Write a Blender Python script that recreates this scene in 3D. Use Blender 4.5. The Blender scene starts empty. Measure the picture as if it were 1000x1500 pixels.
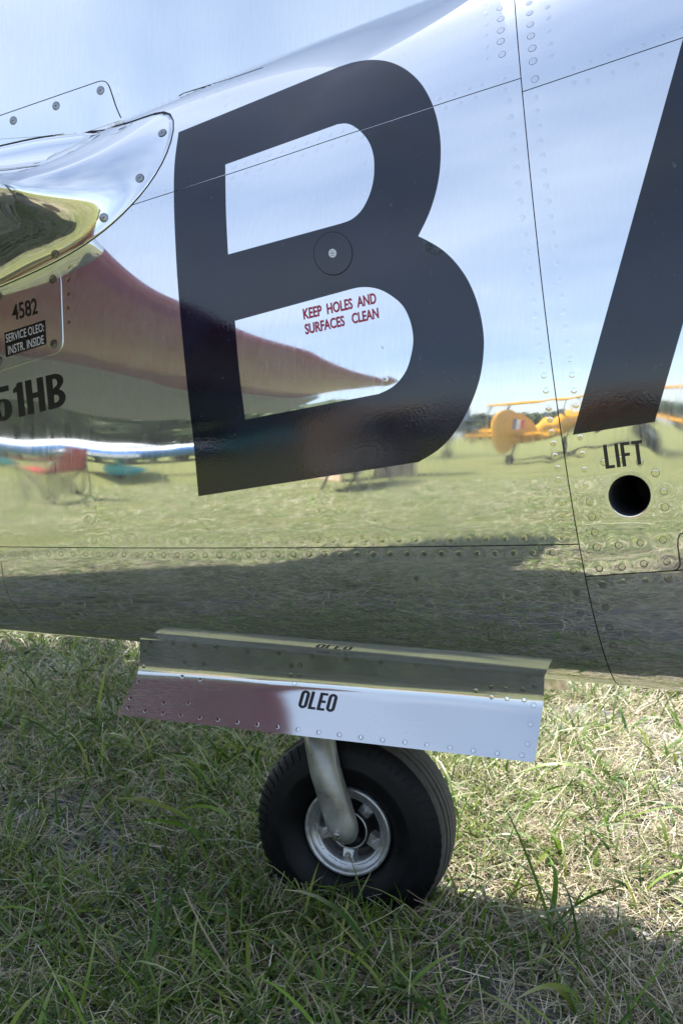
import bpy, bmesh, math, random
import numpy as np
from mathutils import Vector, Matrix

R = math.radians
random.seed(7)
rng = np.random.default_rng(11)
scene = bpy.context.scene
col = scene.collection

# ------------------------------------------------------------------ camera, sky, sun, exposure
CAM = np.array([0.56, -1.67, 0.84])
YAW, PITCH, ROLL = R(18.5), R(4.3), 0.0
FPX = 1458.0                                   # focal length in pixels of the 1000 x 1500 photograph
FWD = np.array([-math.sin(YAW) * math.cos(PITCH), math.cos(YAW) * math.cos(PITCH), -math.sin(PITCH)])
RGT = np.array([math.cos(YAW), math.sin(YAW), 0.0])
UPV = np.cross(RGT, FWD)

cd = bpy.data.cameras.new('camera')
cd.sensor_fit = 'VERTICAL'
cd.sensor_height = 36.0
cd.lens = 35.0
cd.clip_start = 0.05
cd.clip_end = 3000
cam = bpy.data.objects.new('camera', cd)
col.objects.link(cam)
cam.matrix_world = Matrix(((RGT[0], UPV[0], -FWD[0], CAM[0]), (RGT[1], UPV[1], -FWD[1], CAM[1]),
                           (RGT[2], UPV[2], -FWD[2], CAM[2]), (0, 0, 0, 1)))
cd.dof.use_dof = True
cd.dof.focus_distance = 1.46
cd.dof.aperture_fstop = 13.0
scene.camera = cam

SUN_EL = R(57)
SUN_AZ = R(-34)                                  # seen from +Y, a little towards -X
SUN_DIR = Vector((math.sin(SUN_AZ) * math.cos(SUN_EL), math.cos(SUN_AZ) * math.cos(SUN_EL), math.sin(SUN_EL)))
world = bpy.data.worlds.new('World')
scene.world = world
world.use_nodes = True
wn = world.node_tree.nodes
wl = world.node_tree.links
wn.clear()
sky = wn.new('ShaderNodeTexSky')
sky.sky_type = 'NISHITA'
sky.sun_disc = False
sky.sun_elevation = SUN_EL
sky.sun_rotation = math.atan2(SUN_DIR.x, SUN_DIR.y)
sky.air_density = 1.0
sky.dust_density = 1.2
tc = wn.new('ShaderNodeTexCoord')
sep = wn.new('ShaderNodeSeparateXYZ')
wl.new(tc.outputs['Generated'], sep.inputs[0])
zc_ = wn.new('ShaderNodeMath'); zc_.operation = 'MAXIMUM'; zc_.inputs[1].default_value = 0.0
wl.new(sep.outputs['Z'], zc_.inputs[0])
za_ = wn.new('ShaderNodeMath'); za_.operation = 'ADD'; za_.inputs[1].default_value = 0.22
wl.new(zc_.outputs[0], za_.inputs[0])
dv = wn.new('ShaderNodeVectorMath'); dv.operation = 'DIVIDE'
cmb = wn.new('ShaderNodeCombineXYZ')
for k in range(3):
    wl.new(za_.outputs[0], cmb.inputs[k])
wl.new(tc.outputs['Generated'], dv.inputs[0]); wl.new(cmb.outputs[0], dv.inputs[1])
cn = wn.new('ShaderNodeTexNoise'); cn.inputs['Scale'].default_value = 1.5; cn.inputs['Detail'].default_value = 3
cn.inputs['Roughness'].default_value = 0.55
wl.new(dv.outputs[0], cn.inputs['Vector'])
cr = wn.new('ShaderNodeValToRGB')
cr.color_ramp.elements[0].position = 0.25; cr.color_ramp.elements[0].color = (0.08, 0.08, 0.08, 1)
cr.color_ramp.elements[1].position = 0.85; cr.color_ramp.elements[1].color = (0.8, 0.8, 0.8, 1)
wl.new(cn.outputs[0], cr.inputs[0])
mx = wn.new('ShaderNodeMix'); mx.data_type = 'RGBA'
mx.inputs['B'].default_value = (4.5, 5.1, 5.9, 1)
wl.new(cr.outputs[0], mx.inputs['Factor']); wl.new(sky.outputs[0], mx.inputs['A'])
bg = wn.new('ShaderNodeBackground'); bg.inputs['Strength'].default_value = 0.10
wl.new(mx.outputs['Result'], bg.inputs['Color'])
wo = wn.new('ShaderNodeOutputWorld')
wl.new(bg.outputs[0], wo.inputs['Surface'])

sd = bpy.data.lights.new('sun', 'SUN')
sd.energy = 5.0
sd.angle = R(0.53)
sd.color = (1.0, 0.95, 0.87)
sun = bpy.data.objects.new('sun', sd)
col.objects.link(sun)
sun.rotation_euler = (-SUN_DIR).to_track_quat('-Z', 'Y').to_euler()

scene.view_settings.view_transform = 'Standard'
scene.view_settings.look = 'None'
scene.view_settings.exposure = 1.5
scene.view_settings.gamma = 1.0
scene.view_settings.use_curve_mapping = False
scene.render.engine = 'CYCLES'
scene.cycles.max_bounces = 10
scene.cycles.glossy_bounces = 6
scene.cycles.transparent_max_bounces = 8
scene.cycles.sample_clamp_indirect = 6.0

# ------------------------------------------------------------------ small helpers
def tag(o, label=None, cat=None, group=None, kind=None):
    if label: o['label'] = label
    if cat: o['category'] = cat
    if group: o['group'] = group
    if kind: o['kind'] = kind
    return o

def empty(name, loc=(0, 0, 0), rz=0.0):
    o = bpy.data.objects.new(name, None)
    o.location = loc
    o.rotation_euler = (0, 0, rz)
    o.empty_display_size = 0.1
    col.objects.link(o)
    return o

def link_mesh(name, me, mat=None, parent=None, smooth=True):
    if mat is not None and not me.materials:
        me.materials.append(mat)
    if smooth:
        me.polygons.foreach_set('use_smooth', np.ones(len(me.polygons), dtype=bool))
    o = bpy.data.objects.new(name, me)
    col.objects.link(o)
    if parent is not None:
        o.parent = parent
    return o

def np_mesh(name, verts, faces, mat=None, parent=None, smooth=True):
    """faces: (n, k) int array, all of one size"""
    me = bpy.data.meshes.new(name)
    verts = np.asarray(verts, dtype=np.float32)
    faces = np.asarray(faces, dtype=np.int32)
    n, k = faces.shape
    me.vertices.add(len(verts)); me.vertices.foreach_set('co', verts.ravel())
    me.loops.add(n * k); me.loops.foreach_set('vertex_index', faces.ravel())
    me.polygons.add(n)
    me.polygons.foreach_set('loop_start', np.arange(0, n * k, k, dtype=np.int32))
    me.update(calc_edges=True)
    return link_mesh(name, me, mat, parent, smooth)

def grid_faces(nu, nv, wrap_v=False):
    i = np.arange(nu - 1)[:, None]
    j = np.arange(nv if wrap_v else nv - 1)[None, :]
    a = i * nv + j
    b = i * nv + (j + 1) % nv
    return np.stack([a, b, b + nv, a + nv], -1).reshape(-1, 4)

def py_mesh(name, verts, faces, mat=None, parent=None, smooth=False):
    me = bpy.data.meshes.new(name)
    me.from_pydata([tuple(v) for v in verts], [], [tuple(f) for f in faces])
    me.update()
    return link_mesh(name, me, mat, parent, smooth)

def bm_obj(name, bm, mat=None, parent=None, smooth=False):
    me = bpy.data.meshes.new(name)
    bm.normal_update()
    bm.to_mesh(me); bm.free()
    return link_mesh(name, me, mat, parent, smooth)

def lathe_arrays(profile, n=48, axis='Y'):
    """profile: list of (radius, along)"""
    V = []
    for r, h in profile:
        for k in range(n):
            a = 2 * math.pi * k / n
            c, s = r * math.cos(a), r * math.sin(a)
            V.append((c, h, s) if axis == 'Y' else (c, s, h))
    F = grid_faces(len(profile), n, True)
    if axis == 'Z':
        pass
    else:
        F = F[:, ::-1]
    return np.array(V), F

def tube_arrays(pts, radii, n=12, caps=True):
    pts = [Vector(p) for p in pts]
    if not hasattr(radii, '__len__'):
        radii = [radii] * len(pts)
    V, F = [], []
    t0 = (pts[1] - pts[0]).normalized()
    ref = Vector((0, 0, 1)) if abs(t0.z) < 0.9 else Vector((1, 0, 0))
    u = t0.cross(ref).normalized()
    for i, p in enumerate(pts):
        if i == 0: t = pts[1] - pts[0]
        elif i == len(pts) - 1: t = pts[-1] - pts[-2]
        else: t = (pts[i + 1] - p).normalized() + (p - pts[i - 1]).normalized()
        t.normalize()
        u = (u - t * u.dot(t)).normalized()
        w = t.cross(u)
        for k in range(n):
            a = 2 * math.pi * k / n
            V.append(p + (u * math.cos(a) + w * math.sin(a)) * radii[i])
    for i in range(len(pts) - 1):
        for k in range(n):
            k2 = (k + 1) % n
            F.append((i * n + k, i * n + k2, (i + 1) * n + k2, (i + 1) * n + k))
    if caps:
        F.append(tuple(range(n))[::-1])
        F.append(tuple(range((len(pts) - 1) * n, len(pts) * n)))
    return V, F

def tube(name, pts, radii, mat, parent=None, n=12):
    V, F = tube_arrays(pts, radii, n)
    return py_mesh(name, V, F, mat, parent, True)

def box_bm(size, loc=(0, 0, 0), bevel=0.0, rot=None):
    bm = bmesh.new()
    m = Matrix.Translation(loc)
    if rot is not None: m = m @ rot
    bmesh.ops.create_cube(bm, size=1.0, matrix=m @ Matrix.Diagonal((size[0], size[1], size[2], 1)))
    if bevel:
        bmesh.ops.bevel(bm, geom=bm.edges[:], offset=bevel, segments=2, affect='EDGES', profile=0.5)
    return bm

# ------------------------------------------------------------------ materials
def new_mat(name):
    m = bpy.data.materials.new(name)
    m.use_nodes = True
    return m, m.node_tree.nodes, m.node_tree.links, m.node_tree.nodes['Principled BSDF']

def simple(name, c, rough=0.5, metal=0.0, noise=0.0, scale=40.0, spec=0.5, coat=0.0):
    m, n, l, b = new_mat(name)
    b.inputs['Base Color'].default_value = (*c, 1)
    b.inputs['Roughness'].default_value = rough
    b.inputs['Metallic'].default_value = metal
    b.inputs['Specular IOR Level'].default_value = spec
    b.inputs['Coat Weight'].default_value = coat
    b.inputs['Coat Roughness'].default_value = 0.05
    if noise:
        t = n.new('ShaderNodeTexCoord')
        x = n.new('ShaderNodeTexNoise'); x.inputs['Scale'].default_value = scale; x.inputs['Detail'].default_value = 6
        l.new(t.outputs['Object'], x.inputs['Vector'])
        mr = n.new('ShaderNodeMapRange')
        mr.inputs['From Min'].default_value = 0.3; mr.inputs['From Max'].default_value = 0.7
        mr.inputs['To Min'].default_value = 1 - noise; mr.inputs['To Max'].default_value = 1 + noise
        l.new(x.outputs[0], mr.inputs['Value'])
        mm = n.new('ShaderNodeMix'); mm.data_type = 'RGBA'; mm.blend_type = 'MULTIPLY'
        mm.inputs['Factor'].default_value = 1.0
        mm.inputs['A'].default_value = (*c, 1)
        l.new(mr.outputs[0], mm.inputs['B'])
        l.new(mm.outputs['Result'], b.inputs['Base Color'])
        r2 = n.new('ShaderNodeMapRange')
        r2.inputs['From Min'].default_value = 0.3; r2.inputs['From Max'].default_value = 0.7
        r2.inputs['To Min'].default_value = max(0.02, rough - 0.08); r2.inputs['To Max'].default_value = min(1, rough + 0.1)
        l.new(x.outputs[0], r2.inputs['Value']); l.new(r2.outputs[0], b.inputs['Roughness'])
    return m

def metal_skin(name, base=(0.80, 0.815, 0.84), r0=0.012, r1=0.060, haze=0.21, stretch=(22, 22, 2.5), bump=0.0):
    """polished bare aluminium: wiping marks, faint haze of dust and fine scratches"""
    m, n, l, b = new_mat(name)
    t = n.new('ShaderNodeTexCoord')
    mp = n.new('ShaderNodeMapping'); mp.inputs['Scale'].default_value = stretch
    mp.inputs['Rotation'].default_value = (0, R(25), 0)
    l.new(t.outputs['Object'], mp.inputs['Vector'])
    big = n.new('ShaderNodeTexNoise'); big.inputs['Scale'].default_value = 3.2; big.inputs['Detail'].default_value = 5
    l.new(t.outputs['Object'], big.inputs['Vector'])
    fine = n.new('ShaderNodeTexNoise'); fine.inputs['Scale'].default_value = 9; fine.inputs['Detail'].default_value = 8
    fine.inputs['Roughness'].default_value = 0.65
    l.new(mp.outputs[0], fine.inputs['Vector'])
    ad = n.new('ShaderNodeMath'); ad.operation = 'MULTIPLY'
    l.new(big.outputs[0], ad.inputs[0]); l.new(fine.outputs[0], ad.inputs[1])
    mr = n.new('ShaderNodeMapRange')
    mr.inputs['From Min'].default_value = 0.14; mr.inputs['From Max'].default_value = 0.36
    mr.inputs['To Min'].default_value = r0; mr.inputs['To Max'].default_value = r1
    l.new(ad.outputs[0], mr.inputs['Value'])
    l.new(mr.outputs[0], b.inputs['Roughness'])
    b.inputs['Metallic'].default_value = 1.0
    b.inputs['Base Color'].default_value = (*base, 1)
    # specks of dust and water marks
    sp = n.new('ShaderNodeTexNoise'); sp.inputs['Scale'].default_value = 210; sp.inputs['Detail'].default_value = 2
    l.new(t.outputs['Object'], sp.inputs['Vector'])
    cs = n.new('ShaderNodeMapRange'); cs.inputs['From Min'].default_value = 0.74; cs.inputs['From Max'].default_value = 0.80
    l.new(sp.outputs[0], cs.inputs['Value'])
    hz = n.new('ShaderNodeMapRange'); hz.inputs['From Min'].default_value = 0.16; hz.inputs['From Max'].default_value = 0.36
    hz.inputs['To Min'].default_value = haze * 0.65; hz.inputs['To Max'].default_value = haze * 1.15
    l.new(ad.outputs[0], hz.inputs['Value'])
    mxm = n.new('ShaderNodeMath'); mxm.operation = 'MULTIPLY_ADD'; mxm.inputs[1].default_value = 0.25
    l.new(cs.outputs[0], mxm.inputs[0]); l.new(hz.outputs[0], mxm.inputs[2])
    df = n.new('ShaderNodeBsdfDiffuse'); df.inputs['Color'].default_value = (0.64, 0.66, 0.70, 1)
    gl = n.new('ShaderNodeBsdfGlossy'); gl.inputs['Color'].default_value = (0.80, 0.81, 0.83, 1); gl.inputs['Roughness'].default_value = 0.42
    dg = n.new('ShaderNodeMixShader'); dg.inputs[0].default_value = 0.55
    l.new(df.outputs[0], dg.inputs[1]); l.new(gl.outputs[0], dg.inputs[2])
    ms = n.new('ShaderNodeMixShader')
    l.new(mxm.outputs[0], ms.inputs[0]); l.new(b.outputs[0], ms.inputs[1]); l.new(dg.outputs[0], ms.inputs[2])
    out = n['Material Output']
    l.new(ms.outputs[0], out.inputs['Surface'])
    if bump:
        bp = n.new('ShaderNodeBump'); bp.inputs['Strength'].default_value = bump; bp.inputs['Distance'].default_value = 0.002
        l.new(fine.outputs[0], bp.inputs['Height'])
        l.new(bp.outputs[0], b.inputs['Normal'])
    return m

def paint_black(name='black_paint'):
    m, n, l, b = new_mat(name)
    t = n.new('ShaderNodeTexCoord')
    op = n.new('ShaderNodeTexNoise'); op.inputs['Scale'].default_value = 260; op.inputs['Detail'].default_value = 2
    l.new(t.outputs['Object'], op.inputs['Vector'])
    bp = n.new('ShaderNodeBump'); bp.inputs['Strength'].default_value = 0.06; bp.inputs['Distance'].default_value = 0.001
    l.new(op.outputs[0], bp.inputs['Height'])
    sm = n.new('ShaderNodeTexNoise'); sm.inputs['Scale'].default_value = 5; sm.inputs['Detail'].default_value = 7
    sm.inputs['Roughness'].default_value = 0.65
    l.new(t.outputs['Object'], sm.inputs['Vector'])
    mr = n.new('ShaderNodeMapRange'); mr.inputs['From Min'].default_value = 0.35; mr.inputs['From Max'].default_value = 0.7
    mr.inputs['To Min'].default_value = 0.05; mr.inputs['To Max'].default_value = 0.16
    l.new(sm.outputs[0], mr.inputs['Value']); l.new(mr.outputs[0], b.inputs['Roughness'])
    cr = n.new('ShaderNodeMapRange'); cr.inputs['From Min'].default_value = 0.4; cr.inputs['From Max'].default_value = 0.75
    cr.inputs['To Min'].default_value = 0.004; cr.inputs['To Max'].default_value = 0.010
    l.new(sm.outputs[0], cr.inputs['Value'])
    cc = n.new('ShaderNodeCombineColor')
    for k, g in enumerate((0.9, 1.5, 4.2)):
        q = n.new('ShaderNodeMath'); q.operation = 'MULTIPLY'; q.inputs[1].default_value = g
        l.new(cr.outputs[0], q.inputs[0]); l.new(q.outputs[0], cc.inputs[k])
    l.new(cc.outputs[0], b.inputs['Base Color'])
    ds = n.new('ShaderNodeTexNoise'); ds.inputs['Scale'].default_value = 150; ds.inputs['Detail'].default_value = 3
    l.new(t.outputs['Object'], ds.inputs['Vector'])
    dm = n.new('ShaderNodeMapRange'); dm.inputs['From Min'].default_value = 0.70; dm.inputs['From Max'].default_value = 0.76; dm.inputs['To Max'].default_value = 0.35
    l.new(ds.outputs[0], dm.inputs['Value'])
    mxd = n.new('ShaderNodeMix'); mxd.data_type = 'RGBA'; mxd.inputs['B'].default_value = (0.16, 0.17, 0.20, 1)
    l.new(dm.outputs[0], mxd.inputs['Factor']); l.new(cc.outputs[0], mxd.inputs['A']); l.new(mxd.outputs['Result'], b.inputs['Base Color'])
    b.inputs['IOR'].default_value = 1.60
    l.new(bp.outputs[0], b.inputs['Normal'])
    return m

M = {}
M['skin'] = metal_skin('polished_aluminium')
M['skin_left'] = metal_skin('polished_aluminium_fairing', r0=0.015, r1=0.05, haze=0.06)
M['door'] = metal_skin('brushed_aluminium', base=(0.64, 0.65, 0.66), r0=0.05, r1=0.13, haze=0.24, stretch=(4, 60, 60), bump=0.02)
M['rivet'] = simple('rivet_aluminium', (0.74, 0.75, 0.77), 0.07, 1.0)
M['seam'] = simple('seam_sealant', (0.012, 0.013, 0.016), 0.6)
M['black'] = paint_black()
M['red_print'] = simple('red_lettering', (0.36, 0.018, 0.05), 0.35)
M['white_print'] = simple('white_lettering', (0.62, 0.62, 0.66), 0.4)
M['black_print'] = simple('black_lettering', (0.008, 0.008, 0.010), 0.3)

# ------------------------------------------------------------------ the fuselage surface
def sstep(a):
    a = np.clip(a, 0, 1)
    return a * a * (3 - 2 * a)

def f_w(x):  return np.where(x < 0.8, 0.275 + 0.115 * x, 0.367 + 0.05 * (x - 0.8))
def f_zc(x): return 0.800 + 0.125 * np.clip(x, -1.0, 0.8)
def f_zb(x): return 0.464 - 0.006 * np.clip(x, -1, 1) + 0.14 * np.maximum(0, -0.75 - x)
def f_zt(x): return np.where(x < 0.9, 1.50 + 0.30 * x, 1.77 + 0.08 * (x - 0.9))
def f_fin(x): return np.minimum(1.62 + np.maximum(0, 0.34 - x) * 1.05, 2.75)
def f_top(x): return np.where(x < 0.34, np.maximum(f_zt(x) + 0.004, f_fin(x)), f_zt(x) + 0.004)

def HW(x, z):
    """half-width of the rear fuselage and fin at station x and height z"""
    zc, zb, zt, w = f_zc(x), f_zb(x), f_zt(x), f_w(x)
    s = sstep((z - zc + 0.16) / 0.32)
    b = (zc - zb) * (1 - s) + (zt - zc) * s
    u = np.clip(np.abs(z - zc) / b, 0, 1)
    p = 3.3 + (2.0 - 3.3) * s
    e = w * (1 - u ** p) ** (1 / p)
    top = f_top(x)
    ft = 0.075 * sstep((0.62 - x) / 1.10) + 0.004
    tz = np.clip((top - z) / np.maximum(top - 1.25, 0.05), 0, 1)
    f = ft * tz ** 0.5
    k = 0.012 + 0.20 * sstep((0.55 - x) / 1.0)
    above = sstep((z - zc) / 0.25)
    m = np.maximum(e, f) + above * np.maximum(k - np.abs(e - f), 0) ** 2 / (4 * k) * np.clip((top - z) / 0.03, 0, 1) ** 0.5
    return np.where((z <= zb) | (z >= top), 0.0, m)

def z_of(x, t):
    zb = f_zb(x)
    return zb + (f_top(x) - zb) * (1 - np.cos(t * math.pi / 2))

def t_of(x, z):
    zb = f_zb(x)
    return 2 / math.pi * np.arccos(np.clip(1 - (z - zb) / (f_top(x) - zb), -1, 1))

DIMPLES = []                                     # (x, z, depth, sigma)
_wv = np.random.default_rng(5)
WAVES = [(_wv.uniform(14, 55), _wv.uniform(10, 40), _wv.uniform(0, 6.28), _wv.uniform(0.4, 1.0)) for _ in range(9)]

def disp(x, z):
    d = np.zeros_like(x)
    for kx, kz, ph, am in WAVES:
        d += 0.000026 * am * np.sin(kx * x + kz * z + ph) * 40 / (kx + kz) * 1.6
    if DIMPLES:
        D = np.array(DIMPLES)
        xs, zs = x.ravel(), z.ravel()
        out = np.zeros(xs.shape)
        order = np.argsort(xs, kind='stable')
        xo = xs[order]
        for (dx, dz, am, sg) in D:
            a, b = np.searchsorted(xo, [dx - 3.5 * sg, dx + 3.5 * sg])
            if b > a:
                idx = order[a:b]
                r2 = (xs[idx] - dx) ** 2 + (zs[idx] - dz) ** 2
                out[idx] -= am * np.exp(-r2 / (2 * sg * sg))
        d += out.reshape(x.shape)
    return d

def P0(x, t):
    z = z_of(x, t)
    return np.stack([x, -HW(x, z), z], -1)

def nrm(v): return v / np.maximum(np.linalg.norm(v, axis=-1, keepdims=True), 1e-12)

def N0(x, t, e=8e-4):
    tx = P0(x + e, t) - P0(x - e, t)
    tt = P0(x, np.minimum(t + e, 0.9995)) - P0(x, np.maximum(t - e, 0.0005))
    return nrm(np.cross(tx, tt))

def SP(x, t, off=0.0, side=1.0):
    n = N0(x, t)
    p = P0(x, t)
    return p + n * (disp(x, p[..., 2]) + off)[..., None]

def SN(x, t, off=0.0):
    e = 6e-4
    p = SP(x, t, off)
    tx = SP(x + e, t) - SP(x - e, t)
    tt = SP(x, np.minimum(t + e, 0.9995)) - SP(x, np.maximum(t - e, 0.0005))
    return p, nrm(np.cross(tx, tt))

def rays(px, py):
    px, py = np.asarray(px, float), np.asarray(py, float)
    d = FWD + ((px - 500) / FPX)[..., None] * RGT - ((py - 750) / FPX)[..., None] * UPV
    return nrm(d)

def unproject(px, py):
    """where the sight line of a photograph pixel meets the near side of the fuselage: (x, t)"""
    d = rays(px, py).reshape(-1, 3)
    ts = np.linspace(0.9, 3.4, 900)
    p = CAM + d[:, None, :] * ts[None, :, None]
    ins = (-p[..., 1] - HW(p[..., 0], p[..., 2])) < 0
    ins &= (p[..., 2] > f_zb(p[..., 0]))
    k = np.argmax(ins, 1)
    miss = ~ins.any(1)
    # fall back to the closest approach for sight lines that just miss the belly
    g = np.where((p[..., 2] > f_zb(p[..., 0])), -p[..., 1] - HW(p[..., 0], p[..., 2]), 9)
    k = np.where(miss, np.argmin(g, 1), k)
    lo, hi = ts[np.maximum(k - 1, 0)], ts[k]
    for _ in range(28):
        mid = (lo + hi) / 2
        q = CAM + d * mid[:, None]
        i = ((-q[:, 1] - HW(q[:, 0], q[:, 2])) < 0) & (q[:, 2] > f_zb(q[:, 0]))
        hi = np.where(i, mid, hi); lo = np.where(i, lo, mid)
    q = CAM + d * hi[:, None]
    x, z = q[:, 0], q[:, 2]
    shp = np.asarray(px).shape
    return x.reshape(shp), t_of(x, z).reshape(shp)

def ground_at(px, py, z=0.0):
    d = rays(px, py)
    return CAM + d * ((z - CAM[2]) / d[..., 2])[..., None]

airplane = empty('airplane')
tag(airplane, 'polished silver vintage airplane with big black code letters resting on its tail wheel', 'airplane')

# seams measured on the photograph, carried onto the surface
V_PX = [(753, 5), (759, 70), (764, 135), (773, 220), (783, 320), (795, 430), (806, 530), (820, 640), (833, 720), (849, 797), (866, 880), (882, 950), (890, 980)]
def fit(px, py, deg, of='z'):
    x, t = unproject(np.array(px, float), np.array(py, float))
    z = z_of(x, t)
    if of == 'x': return np.poly1d(np.polyfit(z, x, deg))
    q = np.poly1d(np.polyfit(x, z, deg)); x0, x1 = x.min() - 0.05, x.max() + 0.05; dq = q.deriv()
    def f(xx):
        xc = np.clip(xx, x0, x1)
        return t_of(xx, q(xc) + dq(xc) * (xx - xc))
    return f
xV = fit(*zip(*V_PX), 3, 'x')
tL = fit([0, 150, 300, 450, 600, 750, 850], [801, 802, 803, 802, 801, 799, 797], 2)
tU = fit([190, 300, 420, 540, 640, 758], [302, 266, 227, 187, 154, 116], 2)
tLr = fit([866, 920, 985, 1040], [844, 840, 836, 832], 1)
tUr = fit([766, 850, 930, 1000, 1050], [134, 106, 79, 55, 38], 1)
XL, XR = -1.75, 0.74

# rivets: rows read from the photograph
def along(pts, n):
    pts = np.array(pts, float)
    s = np.concatenate([[0], np.cumsum(np.hypot(*np.diff(pts, axis=0).T))])
    q = np.linspace(0, s[-1], n)
    return list(zip(np.interp(q, s, pts[:, 0]), np.interp(q, s, pts[:, 1])))

def row_real(pts, pitch):
    """points every `pitch` metres along a pixel polyline laid on the skin"""
    pts = np.array(pts, float)
    s = np.concatenate([[0], np.cumsum(np.hypot(*np.diff(pts, axis=0).T))])
    q = np.linspace(0, s[-1], 400)
    px, py = np.interp(q, s, pts[:, 0]), np.interp(q, s, pts[:, 1])
    x, t = unproject(px, py)
    p = P0(x, t)
    L = np.concatenate([[0], np.cumsum(np.linalg.norm(np.diff(p, axis=0), axis=1))])
    m = np.arange(0, L[-1], pitch)
    return list(zip(np.interp(m, L, px), np.interp(m, L, py)))

RIV = {}                                          # group -> [(px, py, size, depth)]
lower_row = [(x, y, 1.0, 1.0) for x, y in row_real([(4, 811), (300, 813), (600, 811), (835, 809)], 0.0262)]
seam_row = [(x, y, 0.9, 1.1) for x, y in row_real([(12, 791), (300, 793), (600, 790), (826, 787)], 0.0262)]
RIV['low_left'] = lower_row + [(x, y, 1.05, 0.8) for x, y in [(839, 837), (844, 868), (849, 899), (853, 926), (858, 950)]] + \
    [(5, 831, .9, .6), (610, 847, .9, .7), (384, 840, .8, .5)]
RIV['mid_left'] = seam_row + [(x, y, 0.95, 0.8) for x, y in
    [(738, 131), (744, 148), (747, 172), (750, 198), (752, 221), (756, 246), (758, 270), (761, 295), (764, 319), (768, 344),
     (771, 368), (774, 394), (777, 418), (780, 441), (783, 462), (786, 484), (789, 506), (793, 528), (796, 550), (799, 572),
     (803, 598), (805, 615), (807, 633), (810, 650), (812, 668), (816, 686), (817, 703), (819, 721), (822, 737), (824, 755), (826, 772)]] + \
    [(x, y, 0.85, 0.6) for x, y in
     [(651, 158), (673, 151), (695, 143), (340, 260), (360, 253), (381, 247), (401, 240), (421, 233), (442, 227), (463, 220),
      (485, 213), (507, 206), (530, 200), (192, 310), (206, 306), (220, 301), (235, 296), (249, 291), (533, 239), (535, 281),
      (101, 390), (100.5, 410), (100.5, 431), (100.5, 452), (101.5, 473), (562, 507), (565, 555), (131, 737), (131, 760), (500, 745), (600, 735)]]
RIV['top_left'] = [(x, y, 1.25, 0.9) for x, y in [(731, -4), (732, 12), (733, 28), (733, 45), (733, 61), (735, 80)]] + \
    [(x, y, 0.85, 0.7) for x, y in
     [(710, 6), (711, 20), (711, 36), (711, 51), (712, 68), (712, 85), (737, 115), (642, 145), (664, 138), (686, 130), (704, 124),
      (343, 244), (359, 238), (376, 232), (394, 227), (412, 221), (430, 215), (448, 209), (466, 202), (483, 197), (501, 191), (518, 185),
      (210, 289), (226, 283), (241, 279), (329, 154), (331, 141), (334, 127), (318, 134), (298, 144), (276, 154), (352, 118), (338, 115),
      (161, 20), (163.5, 44.5), (166.5, 68.5), (169, 93), (171.5, 116), (172.5, 140)]]
RIV['top_right'] = [(x, y, 1.25, 0.9) for x, y in [(774, 4), (775, 19), (776, 36), (777, 53), (779, 71), (780, 90), (783, 116)]] + \
    [(x, y, 0.9, 0.7) for x, y in [(801, 10), (802, 26), (803, 45), (805, 63), (806, 81), (837, 100), (863, 90), (889, 81), (916, 72),
                                   (940, 65), (969, 52), (998, 40)]]
RIV['mid_right'] = [(x, y, 0.9, 0.8) for x, y in
    [(839, 122), (859, 119), (895, 107), (930, 95), (967, 81), (783.5, 143), (785, 163), (789, 185), (790, 207), (794, 228), (796, 251),
     (799, 273), (802, 295), (805, 318), (808, 341), (812, 362), (815, 386), (818, 410), (821, 434), (824, 457), (827, 480), (830, 503),
     (834, 526), (837, 549), (840, 572), (843, 594), (849, 641), (852, 665), (855, 688), (857, 711)]] + \
    [(x, y, 1.1, 1.3) for x, y in
     [(884, 677), (907.5, 673), (936, 677), (959, 693), (971, 720), (973, 743), (863, 735), (866, 757), (870, 780), (873, 802), (877, 833),
      (910, 831), (942, 826), (976, 823), (905, 799), (937, 795), (970, 791)]]
RIV['low_right'] = [(x, y, 1.15, 0.9) for x, y in [(882, 856), (886, 889), (892, 919), (898, 945), (978, 848)]] + \
    [(912, 852, .9, .8), (945, 850, .9, .8)]
for g, lst in RIV.items():
    a = np.array(lst)
    x, t = unproject(a[:, 0], a[:, 1])
    z = z_of(x, t)
    RIV[g] = [(x[i], t[i], z[i], a[i, 2], a[i, 3]) for i in range(len(a))]
    for i in range(len(a)):
        DIMPLES.append((x[i], z[i], 0.00011 * a[i, 3], 0.0075))
        DIMPLES.append((x[i], z[i], -0.00006 * a[i, 3], 0.0145))
HOLE_X, HOLE_T = [float(v[0]) for v in unproject(np.array([921.0]), np.array([726.0]))]
HOLE_Z = float(z_of(np.array([HOLE_X]), np.array([HOLE_T]))[0])
HOLE_R = 0.0262
DIMPLES.append((HOLE_X - 0.004, HOLE_Z + 0.03, 0.0011, 0.045))
DIMPLES.append((HOLE_X + 0.05, HOLE_Z - 0.03, -0.0007, 0.035))
DIMPLES.append((HOLE_X - 0.015, HOLE_Z - 0.085, 0.0006, 0.03))

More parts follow.
